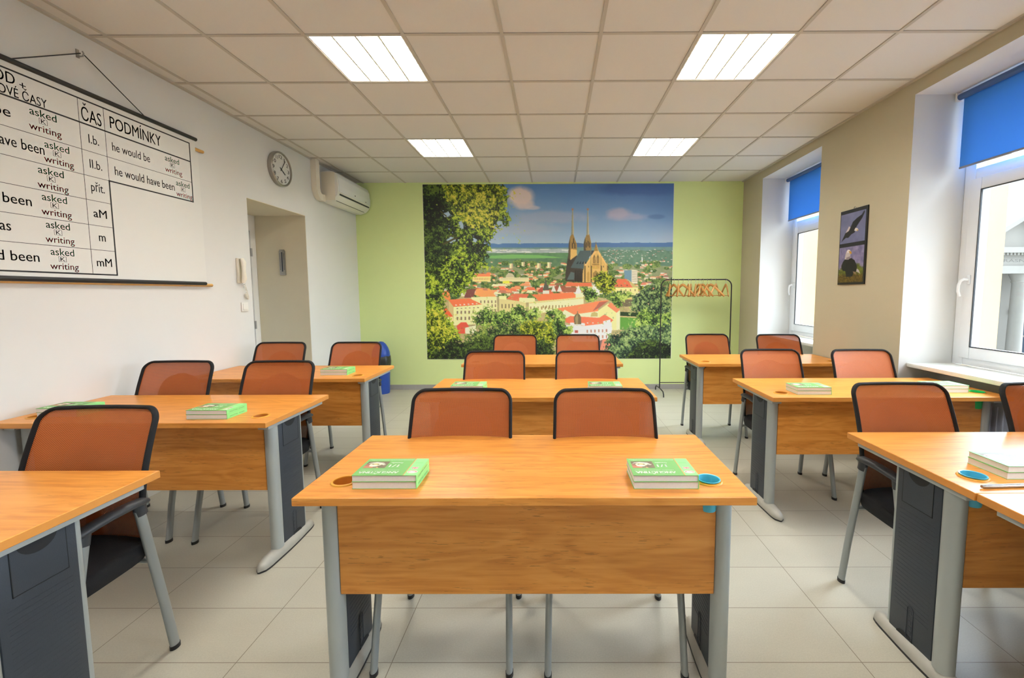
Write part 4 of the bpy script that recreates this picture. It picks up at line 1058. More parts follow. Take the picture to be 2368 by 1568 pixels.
    # domed tower
    c.poly(C_([(2100, 340), (2125, 270), (2140, 220), (2150, 130), (2158, 130), (2170, 220), (2195, 270), (2215, 340)]), (84, 84, 74)); c.poly(C_([(2105, 345), (2215, 345), (2215, 400), (2105, 400)]), (232, 226, 204)); c.poly(C_([(2030, 340), (2110, 270), (2110, 370), (2030, 370)]), (170, 72, 60))
    # lower right cluster
    c.poly(D([(160, 650), (700, 560), (900, 520), (1060, 510), (880, 640), (880, 700), (480, 745)]), (228, 130, 88), amp=.06); c.poly(D([(890, 640), (1050, 520), (900, 540), (790, 690)]), (170, 96, 82), amp=.08)
    c.poly(D([(300, 700), (330, 665), (480, 745), (880, 690), (880, 800), (300, 800)]), (236, 226, 184)); c.poly(D([(755, 780), (770, 720), (820, 700), (870, 720), (870, 780)]), (186, 172, 110))
    c.poly(D([(880, 680), (1050, 560), (1180, 715), (1180, 1010), (1120, 1010), (880, 900)]), (228, 214, 152), amp=.03); c.poly(D([(1030, 600), (1090, 545), (1240, 660), (1185, 720)]), (226, 132, 96), amp=.06); c.poly(D([(1180, 720), (1240, 670), (1240, 1000), (1180, 1010)]), (232, 222, 176))
    c.poly(D([(280, 850), (420, 770), (900, 800), (985, 745), (1130, 840), (1060, 900), (660, 935), (480, 920)]), (222, 116, 84), amp=.07)
    c.poly(D([(350, 920), (660, 935), (960, 900), (1100, 880), (1110, 1000), (1050, 1200), (480, 1200), (300, 1100)]), (240, 240, 238), amp=.02); c.poly(D([(420, 880), (660, 890), (665, 930), (420, 920)]), (244, 240, 226)); c.poly(D([(960, 860), (1080, 830), (1085, 880), (965, 905)]), (240, 234, 220))
    c.poly(D([(490, 910), (480, 800), (500, 750), (540, 720), (580, 750), (600, 800), (600, 910)]), (112, 98, 72), amp=.1); c.poly(D([(500, 800), (540, 730), (552, 800), (550, 910), (510, 910)]), (150, 134, 96)); c.line(*D([(541, 725)])[0], *D([(541, 690)])[0], 4, (120, 110, 90))
    windows(D, 690, 1000, 1005, 970, 6, 1, 22, 50, (170, 120, 100), -8); windows(D, 690, 1100, 1005, 1070, 6, 1, 22, 50, (170, 120, 100), -8); c.poly(D([(495, 1010), (550, 1010), (550, 1055), (495, 1055)]), (170, 90, 80))
    for k in range(3): c.poly(D([(690+k*88, 880), (712+k*88, 878), (722+k*88, 892), (700+k*88, 896)]), (236, 226, 214))
    # park lawn and shaded ground
    c.poly(D([(1240, 780), (1540, 790), (1560, 1000), (1240, 1000)]), (92, 146, 62), amp=.12); c.poly(D([(1240, 700), (1560, 720), (1560, 800), (1240, 770)]), (40, 62, 36), amp=.2); c.line(*D([(1240, 780)])[0], *D([(1520, 795)])[0], 6, (190, 170, 120))
    c.poly(D([(1270, 490), (1560, 480), (1560, 600), (1290, 620)]), (110, 100, 80), amp=.2); c.poly(D([(1310, 490), (1440, 450), (1530, 500), (1400, 500)]), (206, 186, 120))
    c.poly(D([(860, 1200), (960, 1160), (1300, 1130), (1560, 1330), (900, 1390)]), (206, 132, 108), amp=.1); c.poly(D([(850, 1210), (950, 1170), (890, 1390), (850, 1390)]), (120, 96, 96))
    # trees: polygons turned into ragged leaf masses
    def crown(F, pts, cell, pal, rag):
        k = max(3, int(rag)); q_ = np.array(F(pts)); g = 3*k
        y0, y1, x0, x1 = int(max(0, q_[:, 1].min()-g)), int(min(c.h, q_[:, 1].max()+g)), int(max(0, q_[:, 0].min()-g)), int(min(c.w, q_[:, 0].max()+g))
        f = c.pmask(F(pts))[y0:y1, x0:x1].astype(float)
        for ax in (0, 1):               # box blur twice -> soft distance-like field
            for _ in range(2):
                cs = np.cumsum(np.pad(f, [(k+1, k) if a == ax else (0, 0) for a in (0, 1)], mode='edge'), axis=ax)
                f = (cs[2*k+1:] - cs[:-2*k-1])/(2*k+1) if ax == 0 else (cs[:, 2*k+1:]-cs[:, :-2*k-1])/(2*k+1)
        c.foliage((f-.5)*rag*2.2, cell, pal, 0, rag*1.25, (y0, y1, x0, x1))
    dk = [(12, 18, 14), (30, 46, 20), (74, 104, 28), (122, 146, 38), (172, 186, 62)]
    ylw = [(20, 26, 12), (62, 82, 20), (112, 132, 30), (164, 170, 46), (198, 190, 74)]
    mid = [(16, 28, 22), (42, 70, 36), (88, 124, 50), (136, 164, 70), (176, 194, 104)]
    cool = [(20, 32, 32), (42, 66, 50), (78, 106, 66), (112, 138, 82), (156, 172, 112)]
    ddk = [(10, 16, 14), (16, 26, 18), (30, 44, 22), (50, 70, 28), (90, 112, 44)]
    crown(D, [(790, 200), (800, 110), (900, 40), (1060, 50), (1160, 130), (1190, 250), (1120, 350), (1000, 430), (900, 350), (850, 280)], 8, ylw, 10)
    crown(D, [(620, 320), (700, 290), (800, 330), (880, 400), (850, 500), (700, 550), (650, 450)], 8, mid, 9)
    crown(D, [(1060, 430), (1200, 340), (1450, 380), (1420, 470), (1280, 480), (1290, 640), (1200, 650), (1100, 500)], 9, mid, 9)
    crown(D, [(1530, 300), (1600, 250), (1640, 340), (1560, 360)], 7, ylw, 6)
    crown(D, [(1400, 640), (1460, 440), (1560, 380), (1760, 250), (1900, 220), (2100, 260), (2120, 900), (1800, 1000), (1560, 800), (1500, 700), (1430, 720)], 10, cool, 14)
    crown(D, [(1500, 820), (1600, 660), (1720, 660), (1880, 780), (2120, 700), (2120, 1000), (1700, 1050), (1500, 1000)], 9, mid, 12)
    crown(D, [(920, 1330), (1060, 1100), (1240, 1030), (1500, 950), (1800, 940), (2120, 850), (2120, 1520), (1160, 1520), (1060, 1400)], 9, cool, 20)
    crown(D, [(1500, 1260), (1760, 1180), (2120, 1260), (2120, 1520), (1300, 1520)], 8, ddk, 16)
    crown(C_, [(950, 900), (1000, 680), (1120, 700), (1180, 540), (1240, 620), (1290, 700), (1440, 640), (1560, 720), (1620, 600), (1720, 560), (1800, 640), (1860, 720), (1980, 600), (2060, 700), (2040, 820), (1900, 900), (1650, 900), (1400, 960), (1100, 950)], 8, mid, 14)
    crown(D, [(20, 680), (160, 650), (290, 680), (340, 800), (330, 920), (450, 950), (460, 1010), (400, 1160), (180, 1200), (20, 1150)], 8, mid, 12)
    crown(C_, [(780, 1200), (880, 1060), (1000, 960), (1500, 900), (1900, 900), (2160, 860), (2280, 960), (2280, 1520), (700, 1520)], 9, [(20, 32, 26), (36, 56, 34), (70, 98, 48), (110, 134, 60), (150, 160, 80)], 20)
    crown(C_, [(1700, 1100), (1760, 900), (1950, 860), (2150, 900), (2160, 1000), (2050, 1250), (1880, 1260), (1800, 1130)], 8, ylw, 14)
    crown(D, [(20, 700), (130, 900), (180, 1150), (120, 1300), (20, 1300)], 8, ylw, 12)
    crown(C_, [(700, 1300), (1000, 1120), (1700, 1160), (2280, 1250), (2280, 1520), (650, 1520)], 9, ddk, 18)
    # the big maple on the left
    crown(E_, [(100, 150), (1310, 150), (1400, 300), (1400, 470), (1360, 560), (1500, 770), (1420, 770), (1350, 800), (1260, 790), (1210, 830), (1170, 900), (1160, 1040), (1090, 1080), (1140, 1230), (1130, 1330), (1030, 1350), (1020, 1470), (900, 1500), (880, 1568), (100, 1568)], 11, dk, 22)
    crown(E_, [(420, 150), (1250, 150), (1340, 300), (1330, 480), (1180, 800), (1000, 800), (700, 700), (450, 400)], 11, ylw, 20)
    crown(E_, [(100, 150), (440, 150), (420, 380), (600, 560), (560, 700), (520, 930), (420, 1050), (600, 1050), (640, 1150), (520, 1210), (380, 1230), (380, 1400), (300, 1500), (100, 1350)], 12, ddk, 24)
    crown(C_, [(160, -40), (900, -40), (940, 200), (900, 300), (800, 290), (760, 420), (640, 430), (520, 350), (420, 330), (430, 470), (560, 560), (540, 640), (470, 660), (520, 800), (600, 920), (750, 1040), (720, 1100), (800, 1200), (700, 1330), (500, 1420), (300, 1520), (160, 1520)], 10, dk, 20)
    crown(C_, [(200, 700), (450, 660), (500, 850), (600, 950), (640, 1020), (440, 1250), (400, 1350), (200, 1250)], 10, ylw, 18)
    for F, x, y, rx, ry in ((E_, 480, 610, 60, 40), (E_, 700, 760, 40, 45), (E_, 560, 990, 70, 40), (E_, 900, 1000, 26, 30), (E_, 1280, 740, 34, 30)):
        px, py = F([(x, y)])[0]; k = c.w/585/6.534
        f = 1-np.sqrt(((c.xx-px)/(rx*k))**2+((c.yy-py)/(ry*k))**2); mk = f*20+(c.fbm(9, 3)-.5)*40 > 0
        c.fill(mk, (150, 172, 190))
    for (a, b), (d, e), w in (((380, 560), (480, 640), 5), ((420, 1055), (640, 950), 9), ((500, 940), (600, 920), 6), ((650, 1240), (760, 1250), 4)):
        c.line(*E_([(a, b)])[0], *E_([(d, e)])[0], w, (70, 66, 36))
    crown(C_, [(250, 1420), (700, 1130), (900, 1300), (1300, 1250), (1400, 1520), (200, 1520)], 10, ddk, 18)
    return c.half()
IMG_M = mural_picture()
MX0, MX1, MZ0, MZ1 = -1.872, 1.691, .452, 2.953
mo = MB().box(MX0-.006, YB-.0035, MZ0-.006, MX1+.006, YB-.0005, MZ1).build('wall_mural', pm('mural_white_edge', rgb(230, 236, 214), .6))
tag(mo, 'large photo mural of a red-roofed city with a twin-spired church on the green wall', 'mural')
print_grid('city_picture', IMG_M, lambda s, t: (MX0+s*(MX1-MX0), YB-.0042, MZ1-.002-t*(MZ1-MZ0)), M['print'], mo, 1.45)

# ================================================================== LEFT WALL THINGS
# air conditioner
r = thing('air_conditioner', 'white split air conditioner high on the left wall by the green wall', 'air conditioner', (XL, 5.85, 2.70))
prof = [(.004, .175), (.10, .190), (.165, .185), (.195, .165), (.213, .12), (.222, .02), (.220, -.055), (.205, -.105), (.16, -.150), (.09, -.172), (.004, -.172)]
def ac_body(mb, y0, y1, k=1.0): mb.prism([(a*k, b*k) for a, b in prof], 'y', y0, y1, bev=.006)
mb = MB(); ac_body(mb, -.46, .47); mb.build('body', M['plastic_white'], r, smooth=30)
mb = MB(); pf = [(.197, .172), (.218, .12), (.228, .02), (.226, -.050), (.220, -.050), (.214, .02), (.206, .12), (.185, .17)]
mb.prism(pf, 'y', -.43, .465, bev=.002); mb.build('front_panel', pm('panel_white', rgb(240, 242, 244), .25), r, smooth=30)
mb = MB(); mb.prism([(.2135, -.088), (.2185, -.07), (.2135, -.066), (.209, -.085)], 'y', -.40, .44); mb.prism([(.158, -.153), (.163, -.149), (.161, -.147), (.156, -.151)], 'y', -.38, .40)
mb.box(.2275, .30, -.035, .2285, .325, -.025); mb.box(.2275, -.02, -.02, .2285, .005, -.008)
mb.build('outlet_slot', M['arm'], r)
mb = MB(); mb.box(.03, -.466, -.16, .19, -.460, .17, bev=.003); mb.build('side_cover', M['plastic_cream'], r, smooth=30)
r = thing('pipe_duct', 'cream plastic pipe duct running from the ceiling to the air conditioner', 'pipe duct', (XL, 5.25, 2.70))
mb = MB()
w, d = .038, .062
path = [(.002+d/2, 0, .275), (.002+d/2, 0, -.05), (.002+d/2, .02, -.105), (.002+d/2, .06, -.135), (.002+d/2, .136, -.14)]
P = [Vector(p) for p in path]; vs = []; fs = []
nrm = [Vector((0, 1, 0)), Vector((0, 1, .15)).normalized(), Vector((0, .8, .6)), Vector((0, .35, .94)), Vector((0, 0, 1))]
for p, nn in zip(P, nrm):
    for a, b in ((-1, -1), (1, -1), (1, 1), (-1, 1)): vs.append(p+Vector((a*d/2, 0, 0))+nn*b*w)
for i in range(len(P)-1):
    for k in range(4): fs.append((i*4+k, i*4+(k+1) % 4, i*4+4+(k+1) % 4, i*4+4+k))
fs += [(0, 1, 2, 3), tuple(len(P)*4-4+k for k in range(4))]
mb.add(vs, fs); mb.build('duct', M['plastic_cream'], r, smooth=40)
mb = MB(); mb.box(.001, .112, -.182, .072, .132, -.098, bev=.003); mb.build('end_collar', M['plastic_cream'], r)

# clock
r = thing('wall_clock', 'round silver-rimmed wall clock with black numerals above the door recess', 'clock', (XL, 4.600, 2.688))
RC = .172
MB().lathe([(RC-.003, 0), (RC, .010), (RC, .040), (RC-.006, .047), (RC-.014, .047), (RC-.018, .040), (RC-.0185, .030), (0, .028)], 48, (0, 0, 0), 'x').build('rim', M['steel'], r, smooth=30)
MB().lathe([(0, .0315), (RC-.0185, .0315)], 48, (0, 0, 0), 'x').build('dial', M['white_sheet'], r)
mb = MB()
for h in range(1, 13):
    a = h*pi/6; cy_, cz_ = sin(a)*.122, cos(a)*.122; s = str(h); wd_ = .012*len(s)+.003
    if s == '1': wd_ = .006
    if s == '11': wd_ = .016
    put_text(mb, s, (cy_-wd_, cy_+wd_, cz_-.018, cz_+.018), lambda u, v: (.0322, u, v), .05)
mb.build('numerals', M['ink'], r, fix=False)
for nme, ang, ln, wdt, xo in (('hour_hand', (4+6/60)*pi/6, .078, .0055, .0330), ('minute_hand', 6*pi/30, .118, .004, .0355)):
    mb = MB(); mb.box(xo, -wdt, -.024, xo+.002, wdt, ln, bev=.0006, seg=1, mtx=Matrix.Rotation(-ang, 4, 'X')); mb.build(nme, M['ink'], r)
MB().lathe([(0, .0382), (.008, .0382), (.008, .0325), (0, .0325)], 16, (0, 0, 0), 'x').build('hub', M['ink'], r)
MB().lathe([(0, .0405), (RC-.0175, .0405), (RC-.0175, .042), (0, .042)], 40, (0, 0, 0), 'x').build('glass_cover', M['glass'], r)

# intercom handset
r = thing('intercom_handset', 'cream intercom handset hanging on the wall left of the door recess', 'intercom phone', (XL, 3.945, 1.62))
MB().box(.0, -.032, -.11, .022, .036, .112, bev=.006).build('base', M['plastic_cream'], r, smooth=30)
mb = MB(); mb.tube([(.038, -.004, .108), (.052, -.004, .075), (.050, -.004, .0), (.052, -.004, -.07), (.038, -.004, -.106)], .016, .025, n=14, ref=(1, 0, 0), radii=[.8, 1.05, .72, 1.05, .8]); mb.build('handset', M['plastic_cream'], r, smooth=60)
pts = []
for k in range(240):
    t = k/239; a = 2*pi*20*t; yy = .03+.035*sin(pi*t)+.01*t; zz = -.115-.16*sin(pi*min(1, t*1.15)*.5)**1.0+(.07*max(0, t-.6)/.4); pts.append((.022+.008*cos(a), yy+.008*sin(a), zz))
MB().tube(pts, .0022, n=6).build('coiled_cord', M['plastic_cream'], r, smooth=60)
# light switch
r = thing('light_switch', 'white square light switch below the intercom handset', 'light switch', (XL, 3.985, 1.295))
MB().box(0, -.042, -.042, .012, .042, .042, bev=.004).build('frame', M['plastic_white'], r, smooth=30)
MB().box(.010, -.029, -.030, .017, .031, .031, bev=.003).build('rocker', M['plastic_white'], r, smooth=30)
# thermometer on the jamb
r = thing('thermometer', 'narrow silver thermometer on the side wall of the door recess', 'thermometer', (-3.12, DY1-.006, 1.772))
mp = MB().prism([(-.034, -.145), (.034, -.145), (.034, .125), (.024, .145), (-.024, .145), (-.034, .125)], 'y', -.012, 0, bev=.002)
MB().box(-.006, -.0145, -.105, .006, -.0118, .115).build('scale_tube', M['slate'], r)
mb = MB()
for k in range(12):
    for a in (-.021, .021): mb.box(a-.004, -.0126, -.085+k*.016, a+.004, -.0121, -.079+k*.016)
mp.slot = 1; mp.add(mb.v, mb.f); mp.build('plate', [M['steel'], M['ink']], r, smooth=30)

# wooden-rod chart behind, grammar chart in front
r = thing('wall_chart', 'blank white hanging sheet with wooden rods, mostly hidden behind the grammar chart', 'chart', (XL, 2.66, 2.0))
MB().box(.006, -.90, -.50, .0085, .905, .545).build('sheet', M['white_sheet'], r)
for z in (.549, -.515): MB().tube([(.016, -.95, z), (.016, .945, z)], .0125, n=14).build('wooden_rod', M['dowel'], r, smooth=50)
XS = XL+.030
r = thing('grammar_chart', 'large grammar table chart with black rods and coloured words on the left wall', 'chart', (XS, 0, 0))
for z in (2.618, 1.497): MB().tube([(.002, 1.93, z), (.002, 3.522, z)], .014, n=14).build('black_rod', M['black'], r, smooth=50)
hk = (.0, 2.719, 2.838)
mb = MB()
for y in (2.36, 3.09): mb.tube([(.004, y, 2.63), (.002, hk[1]+(y-hk[1])*.03, hk[2])], .003, n=6)
mb.build('hanging_cord', M['black'], r)
mb = MB(); X1 = .0016
def ln(y0, z0, y1, z1, w): mb.box(X1-.0004, min(y0, y1)-w/2, min(z0, z1)-w/2, X1, max(y0, y1)+w/2, max(z0, z1)+w/2)
Y1, Y2, Y3, ZT = 2.667, 2.815, 3.458, [2.570, 2.431, 2.275, 2.127, 1.983, 1.834, 1.686, 1.536]
TH, TN = .0085, .0026
ln(1.97, ZT[0], Y3, ZT[0], TH); ln(1.97, ZT[1], Y3, ZT[1], TH); ln(Y3, ZT[3], Y3, ZT[0], TH); ln(Y2, ZT[3], Y3, ZT[3], TH); ln(Y2, ZT[7], Y2, ZT[3], TH); ln(1.97, ZT[7], Y2, ZT[7], TH)
ln(Y1, ZT[7], Y1, ZT[0], TN); ln(Y2, ZT[3], Y2, ZT[0], TN); ln(Y1, ZT[2], Y3, ZT[2], TN); ln(1.97, ZT[2], Y1, ZT[2], TN)
for k in (3, 4, 5, 6): ln(1.97, ZT[k], Y2, ZT[k], TN)
def boxk(y, z):
    h, w_ = .0145, .0013
    for a, b, c_, d_ in ((y-.019, z-h, y+.019, z-h), (y-.019, z+h, y+.019, z+h), (y-.019, z-h, y-.019, z+h), (y+.019, z-h, y+.019, z+h)): ln(a, b, c_, d_, w_)
mk = MB(); mg = MB(); mr = MB(); F = lambda u, v: (X1, u, v)
def word(m_, s, y0, y1, z0, z1, b=.010): put_text(m_, s, (y0, y1, z0, z1), F, b)
rows = [(2.417, 2.546), (2.473, 2.597), (2.430, 2.556), (2.436, 2.560), (2.442, 2.562), (2.452, 2.572)]
for i, (a, b) in enumerate(rows):
    zt = ZT[i+1]; m_ = (a+b)/2
    word(mg, 'asked', a, b, zt-.052, zt-.012); boxk(m_-.003, zt-.072); word(mk, 'K', m_-.014, m_+.010, zt-.083, zt-.061)
    word(mr, 'writing', a-.008, b+.018, zt-.143, zt-.096)
for zt, a, b in ((ZT[1], 3.232, 3.352), (ZT[2], 3.312, 3.432)):
    m_ = (a+b)/2; word(mg, 'asked', a, b, zt-.055, zt-.016); boxk(m_, zt-.075); word(mk, 'K', m_-.012, m_+.012, zt-.086, zt-.064); word(mr, 'writing', a-.004, b+.02, zt-.145, zt-.099)
word(mk, 'VOD', 2.235, 2.366, 2.500, 2.556); word(mk, '+', 2.384, 2.412, 2.500, 2.528); word(mk, 'OVÉ ČASY', 2.288, 2.505, 2.438, 2.502)
word(mk, 'ČAS', 2.682, 2.798, 2.448, 2.553); word(mk, 'PODMÍNKY', 2.850, 3.210, 2.462, 2.556)
word(mk, 'he would be', 2.852, 3.112, 2.324, 2.376); word(mk, 'he would have been', 2.856, 3.296, 2.174, 2.228)
word(mk, 'be', 2.262, 2.332, 2.326, 2.376); word(mk, 'have been', 2.246, 2.470, 2.178, 2.232); word(mk, 'been', 2.262, 2.386, 1.885, 1.936); word(mk, 'was', 2.190, 2.284, 1.742, 1.778); word(mk, 'had been', 2.152, 2.396, 1.590, 1.642)
ym = (Y1+Y2)/2
for i, (s, w_, zl, zh) in enumerate((('I.b.', .030, .05, .102), ('II.b.', .036, .05, .102), ('přít.', .040, .04, .115), ('aM', .040, .05, .100), ('m', .020, .055, .090), ('mM', .046, .05, .100))):
    word(mk, s, ym-w_, ym+w_, ZT[i+2]+zl-.0, ZT[i+2]+zh)
sh = MB().box(0, 1.95, 1.497, .0012, 3.512, 2.615)
for k, q in ((1, mb), (1, mk), (2, mg), (3, mr)): sh.slot = k; sh.add(q.v, q.f)
sh.build('printed_sheet', [M['white_sheet'], M['ink'], M['ink_green'], M['ink_red']], r, fix=False)
mb = MB(); mb.box(XL, hk[1]-.008, hk[2]-.02, XL+.006, hk[1]+.008, hk[2]+.028); mb.tube([(XL+.004, hk[1], hk[2]-.012), (XL+.034, hk[1], hk[2]-.012), (XL+.040, hk[1], hk[2]+.004), (XL+.034, hk[1], hk[2]+.016)], .004, n=8)
tag(mb.build('wall_hook', M['steel'], smooth=50), 'small metal hook on the left wall holding the cord of the grammar chart', 'hook')

# ================================================================== RIGHT WALL THINGS
def calendar_picture():
    c = Canvas(216, 420, (26, 26, 34), 5)
    m1 = c.poly([(6, 20), (210, 20), (210, 186), (6, 186)], (116, 120, 160)); n = c.fbm(50, 3)
    c.fill(m1, np.stack([104+24*n, 108+24*n, 146+26*n], -1))
    c.poly([(16, 176), (48, 128), (76, 118), (92, 98), (108, 72), (140, 56), (176, 44), (196, 22), (200, 34), (182, 62), (150, 92), (132, 112), (128, 132), (100, 140), (76, 156), (56, 154), (34, 164)], (28, 24, 30))
    c.poly([(52, 126), (78, 92), (90, 100), (78, 118), (66, 122)], (216, 200, 200)); c.poly([(122, 122), (132, 108), (148, 112), (158, 124), (142, 128)], (236, 230, 224)); c.poly([(146, 118), (158, 122), (150, 128), (142, 126)], (214, 176, 90))
    m2 = c.poly([(6, 208), (210, 208), (210, 408), (6, 408)], (130, 124, 170))
    n = c.fbm(22, 3); c.fill(m2, np.stack([96+70*n, 92+66*n, 134+66*n], -1))
    gr = c.noise(3)*26; m3 = m2 & (c.yy > 318+gr-26*np.exp(-((c.xx-160)/30)**2)); n = c.fbm(7, 3)
    c.fill(m3, np.stack([40+110*n, 36+84*n, 10+30*n], -1)); m4 = m3 & (c.yy < 350+gr); c.fill(m4, np.stack([50+90*n, 58+92*n, 14+30*n], -1))
    c.poly([(28, 312), (40, 290), (62, 272), (104, 270), (138, 286), (158, 318), (164, 346), (148, 352), (136, 352), (128, 376), (74, 378), (66, 344), (44, 340), (30, 328)], (20, 18, 24))
    c.poly([(160, 334), (176, 342), (190, 364), (172, 356), (156, 350)], (206, 198, 200)); c.poly([(128, 348), (150, 352), (158, 366), (138, 360)], (150, 120, 100))
    c.poly([(54, 276), (60, 250), (66, 234), (84, 226), (100, 230), (104, 242), (100, 262), (108, 272), (84, 280)], (206, 196, 196)); c.ell(84, 233, 14, 9, (240, 234, 232))
    c.poly([(92, 232), (108, 236), (112, 248), (106, 250), (94, 244)], (222, 160, 40)); c.ell(90, 236, 3, 2, (30, 26, 24)); c.poly([(66, 268), (100, 262), (106, 274), (70, 280)], (150, 136, 140))
    return c.half()
IMG_C = calendar_picture()
CY0, CY1, CZ0, CZ1 = 3.80, 4.155, 1.480, 2.152
mb = MB(); mb.box(XR-.012, CY0, CZ0, XR-.0015, CY1, CZ1, bev=.001)
o = mb.build('wall_calendar', M['black']); tag(o, 'narrow black-framed calendar with two eagle photos on the wall between the windows', 'calendar')
print_grid('eagle_pictures', IMG_C, lambda s, t: (XR-.0126, CY1-.001-s*(CY1-CY0-.012), CZ1-.002-t*(CZ1-CZ0-.004)), M['print_gloss'], o, .85)
mb = MB(); mb.tube([(XR-.004, (CY0+CY1)/2+.012*cos(t), CZ1+.004+.012*sin(t)) for t in [2*pi*k/16 for k in range(16)]], .0025, n=6, closed=True); mb.build('hanging_loop', M['chrome'], o, smooth=60)

def make_blind(label, y0, y1, zb):
    r = thing('roller_blind', label, 'blind', (2.985, (y0+y1)/2, 2.835), group='blue roller blinds')
    h = (y1-y0)/2-.045
    MB().tube([(0, -h-.012, 0), (0, h+.012, 0)], .022, n=20).build('roller', pm('blind_roller', rgb(70, 100, 150), .5), r, smooth=50)
    mb = MB(); n = 24; z0 = zb-2.835
    mb.box(.0195, -h, z0+.004, .0205, h, .0); mb.build('fabric', M['blind'], r)
    MB().box(.013, -h, z0-.008, .027, h, z0+.006, bev=.004).build('bottom_bar', pm('blind_bar', rgb(130, 132, 140), .4), r, smooth=30)
    for s in (-1, 1): MB().box(-.026, s*(h+.02)-.006, -.030, .030, s*(h+.02)+.006, .033, bev=.004).build('bracket', M['plastic_white'], r, smooth=30)
    return r
make_blind('blue roller blind, half down, in the near window at the right edge', *NICHES[1], 2.325)
make_blind('blue roller blind, half down, in the far window', *NICHES[2], 2.325)
make_blind('blue roller blind in the window behind the camera', *NICHES[0], 2.325)
r = thing('radiator', 'white panel radiator under the near window sill', 'radiator', (2.90, 2.77, 0))
mb = MB(); mb.box(-.035, -.50, .12, .035, .50, .70, bev=.008)
for k in range(24): mb.box(-.042, -.47+k*.04, .15, -.034, -.452+k*.04, .67, bev=.003, seg=1)
mb.build('panel', M['radiator'], r, smooth=30)
MB().box(-.04, -.505, .70, .04, .505, .715, bev=.003).build('top_grille', M['radiator'], r)
mb = MB()
for y in (-.4, .4): mb.tube([(0, y, 0), (0, y, .14)], .011, n=10)
mb.tube([(.03, 0, .42), (.0885, 0, .42)], .02, n=10)
mb.build('pipe', M['radiator'], r)

# ================================================================== COAT RACK, HANGERS, BIN
RY = 6.05
rx0, rx1, rz = 1.465, 2.432, 1.588
r = thing('coat_rack', 'black tubular clothes rail standing before the green wall', 'clothes rail', ((rx0+rx1)/2, RY, 0))
hw2 = (rx1-rx0)/2; rad = .09; tr = .0080
path = [(-hw2, 0, .07), (-hw2, 0, rz-rad)]+[(-hw2+rad-rad*cos(a), 0, rz-rad+rad*sin(a)) for a in [pi/2*k/8 for k in range(1, 9)]]
path += [(hw2-rad+rad*sin(a), 0, rz-rad+rad*cos(a)) for a in [pi/2*k/8 for k in range(0, 9)]]+[(hw2, 0, .07)]
MB().tube(path, tr, n=14, ref=(0, 1, 0)).build('hoop', M['black'], r, smooth=60)
MB().tube([(-hw2, 0, .155), (hw2, 0, .155)], .0055, n=10).build('cross_bar', M['black'], r, smooth=60)
for s in (-1, 1):
    MB().tube([(s*hw2, -.24, 0), (s*hw2, -.235, .035), (s*hw2, -.20, .068), (s*hw2, 0, .078), (s*hw2, .20, .068), (s*hw2, .235, .035), (s*hw2, .24, 0)], .0080, n=12, ref=(1, 0, 0)).build('foot', M['black'], r, smooth=60)
def make_hanger(label, grp):
    r = thing('coat_hanger', label, 'coat hanger', group=grp)   # origin where the hook sits on the rail
    th = [pi*(1.15-1.45*k/14) for k in range(15)]
    hook = [(.016*cos(a), 0, -.0+.016*sin(a)) for a in th]
    hook = [(-.013, 0, -.010)]+[(.0155*cos(a), 0, .0155*sin(a)) for a in [pi*(1-k/10) for k in range(11)]]+[(.013, 0, -.012), (.004, 0, -.028), (0, 0, -.05), (0, 0, -.075)]
    MB().tube(hook, .002, n=6).build('hook', M['chrome'], r, smooth=60)
    mb = MB(); arm = []
    for s in (-1, 1):
        mb.tube([(0, 0, -.068), (s*.028, 0, -.078), (s*.085, .004, -.118), (s*.15, .010, -.175), (s*.205, .018, -.225)], .017, .009, n=10, ref=(0, 0, 1), radii=[1.05, 1.1, 1, .95, .8])
    mb.build('shoulder_bar', M['pine'], r, smooth=60)
    MB().tube([(-.19, .012, -.216), (.19, .012, -.216)], .005, n=8).build('trouser_bar', M['pine'], r, smooth=60)
    return r
hx_ = [1.583, 1.636, 1.702, 1.761, 1.838, 1.874, 1.94, 1.981, 2.011, 2.035, 2.1, 2.145, 2.217, 2.353]
hrot = [78, -70, 76, -58, 82, 68, 74, -80, 66, -72, 60, -56, 52, 84]
words_ = ['first', 'second', 'third', 'fourth', 'fifth', 'sixth', 'seventh', 'eighth', 'ninth', 'tenth', 'eleventh', 'twelfth', 'thirteenth']
h0 = None
for i, (x, a) in enumerate(zip(hx_, hrot)):
    lb = 'wooden coat hanger alone at the right end of the black rail' if i == 13 else 'wooden coat hanger, %s from the left on the black rail' % words_[i]
    if h0 is None: h0 = make_hanger(lb, 'wooden hangers on the clothes rail'); h0.location = (x, RY, rz-.002); h0.rotation_euler = (0, 0, radians(a))
    else: copy_thing(h0, (x, RY, rz-.002), radians(a), lb)
r = thing('waste_bin', 'blue waste bin with a domed lid in the corner behind the far left chair', 'bin', (-2.462, 6.12, 0))
MB().lathe([(.0, .0), (.100, .0), (.105, .02), (.118, .42), (.120, .44), (.112, .44), (0, .43)], 32).build('body', M['bin'], r, smooth=40)
mb = MB(); n = 32
vs = []; fs = []
prof = [(.120, .36), (.128, .40), (.133, .46), (.128, .53), (.118, .545)]
for k, (q, z) in enumerate(prof):
    for j in range(n):
        a = 2*pi*j/n; w_ = 1+.02*sin(7*a)+(.012*sin(11*a+2) if k < 4 else 0); vs.append((q*w_*cos(a), q*w_*sin(a), z+(.012*sin(5*a) if k == 0 else 0)))
for i in range(len(prof)-1):
    for j in range(n): fs.append((i*n+j, i*n+(j+1) % n, (i+1)*n+(j+1) % n, (i+1)*n+j))
mb.add(vs, fs); mb.build('bin_bag', M['bag'], r, smooth=60)
mb = MB(); mb.lathe([(.122, .520), (.125, .53), (.118, .59), (.098, .65), (.070, .70), (.036, .732), (0, .740)], 32); mb.build('lid', M['bin'], r, smooth=40)

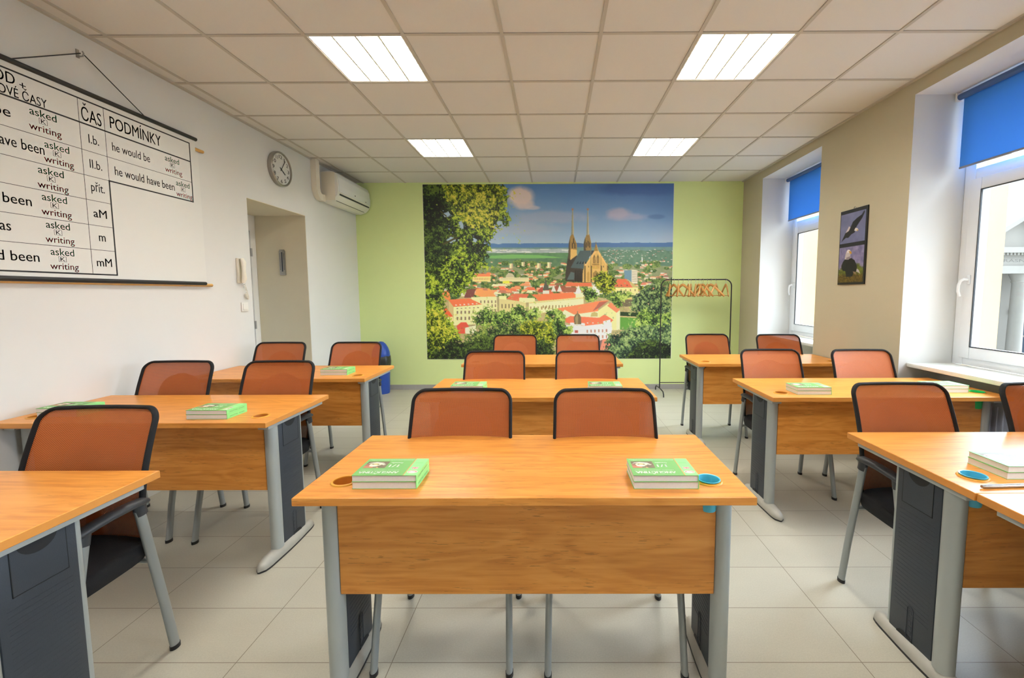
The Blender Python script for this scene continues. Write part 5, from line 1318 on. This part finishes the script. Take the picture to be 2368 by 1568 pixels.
# ================================================================== ACROSS THE STREET
r = thing('facade_building', 'pale classical building with pediment and columns seen through the near window', 'building', (24.8, 24.0, -4.0))
def fz(z): return z+4.0
mb = MB(); mb.box(-4.5, .6, 0, 6, 7, fz(3.6)); mb.build('wall', M['stone'], r)
mb = MB(); mb.box(-4.5, -.55, fz(2.75), 6, .6, fz(3.35)); mb.box(-4.5, -.7, fz(2.35), 6, .6, fz(2.75)); mb.box(-4.7, -.95, fz(3.42), 6.2, .6, fz(3.7))
for k in range(56): mb.box(-4.6+k*.19, -.85, fz(3.3), -4.49+k*.19, -.5, fz(3.42))
mb.build('entablature', M['stone'], r)
mb = MB(); put_text(mb, 'VŠEM KRÁSNÝM MŮZÁM', (-2.6, 2.6, fz(2.95), fz(3.17)), lambda u, v: (u, -.552, v), .0); mb.build('frieze_lettering', pm('faded_letters', rgb(118, 114, 106), .9), r, fix=False)
mb = MB(); mb.prism([(-2.6, fz(3.7)), (2.6, fz(3.7)), (0, fz(5.35))], 'y', -.4, .6)
for s in (-1, 1):
    mb.prism([(0, fz(5.35)), (0, fz(5.6)), (s*2.9, fz(3.76)), (s*2.6, fz(3.7))], 'y', -.9, .6)
mb.build('pediment', M['stone'], r)
for x in (-3.3, .2, 2.2, 4.2):
    mb = MB(); mb.lathe([(.34, 0), (.33, fz(-2)), (.28, fz(1.85)), (.32, fz(1.9)), (.30, fz(1.98)), (.42, fz(2.3)), (.42, fz(2.35))], 24, (x, -.25, 0)); mb.build('column', M['stone'], r, smooth=40)
for x in (-.75, -2.4, 1.25, 3.2):
    mb = MB(); mb.box(x-.42, .46, fz(1.2), x+.42, .62, fz(2.02)); mb.box(x-.38, .46, fz(-2.2), x+.38, .62, fz(-.15)); mb.build('window', M['facade_glass'], r)
    mb = MB(); mb.prism([(x-.62, fz(.36)), (x+.62, fz(.36)), (x, fz(.82))], 'y', .35, .65); mb.box(x-.6, .4, fz(.2), x+.6, .65, fz(.36)); mb.box(x-.48, .45, fz(-2.2), x-.38, .66, fz(0)); mb.box(x+.38, .45, fz(-2.2), x+.48, .66, fz(0)); mb.box(x-.48, .45, fz(-.15), x+.48, .66, fz(.0)); mb.box(x-.38, .45, fz(-1.15), x+.38, .64, fz(-1.05)); mb.build('window_surround', M['stone'], r)
mb = MB(); mb.box(.75, .5, 0, 5.5, .61, fz(-.2)); mb.build('red_panel', M['brick'], r)
st = struct(MB().box(3.6, -30, -4.1, 70, 70, -4.0).build('ground', M['asphalt']))
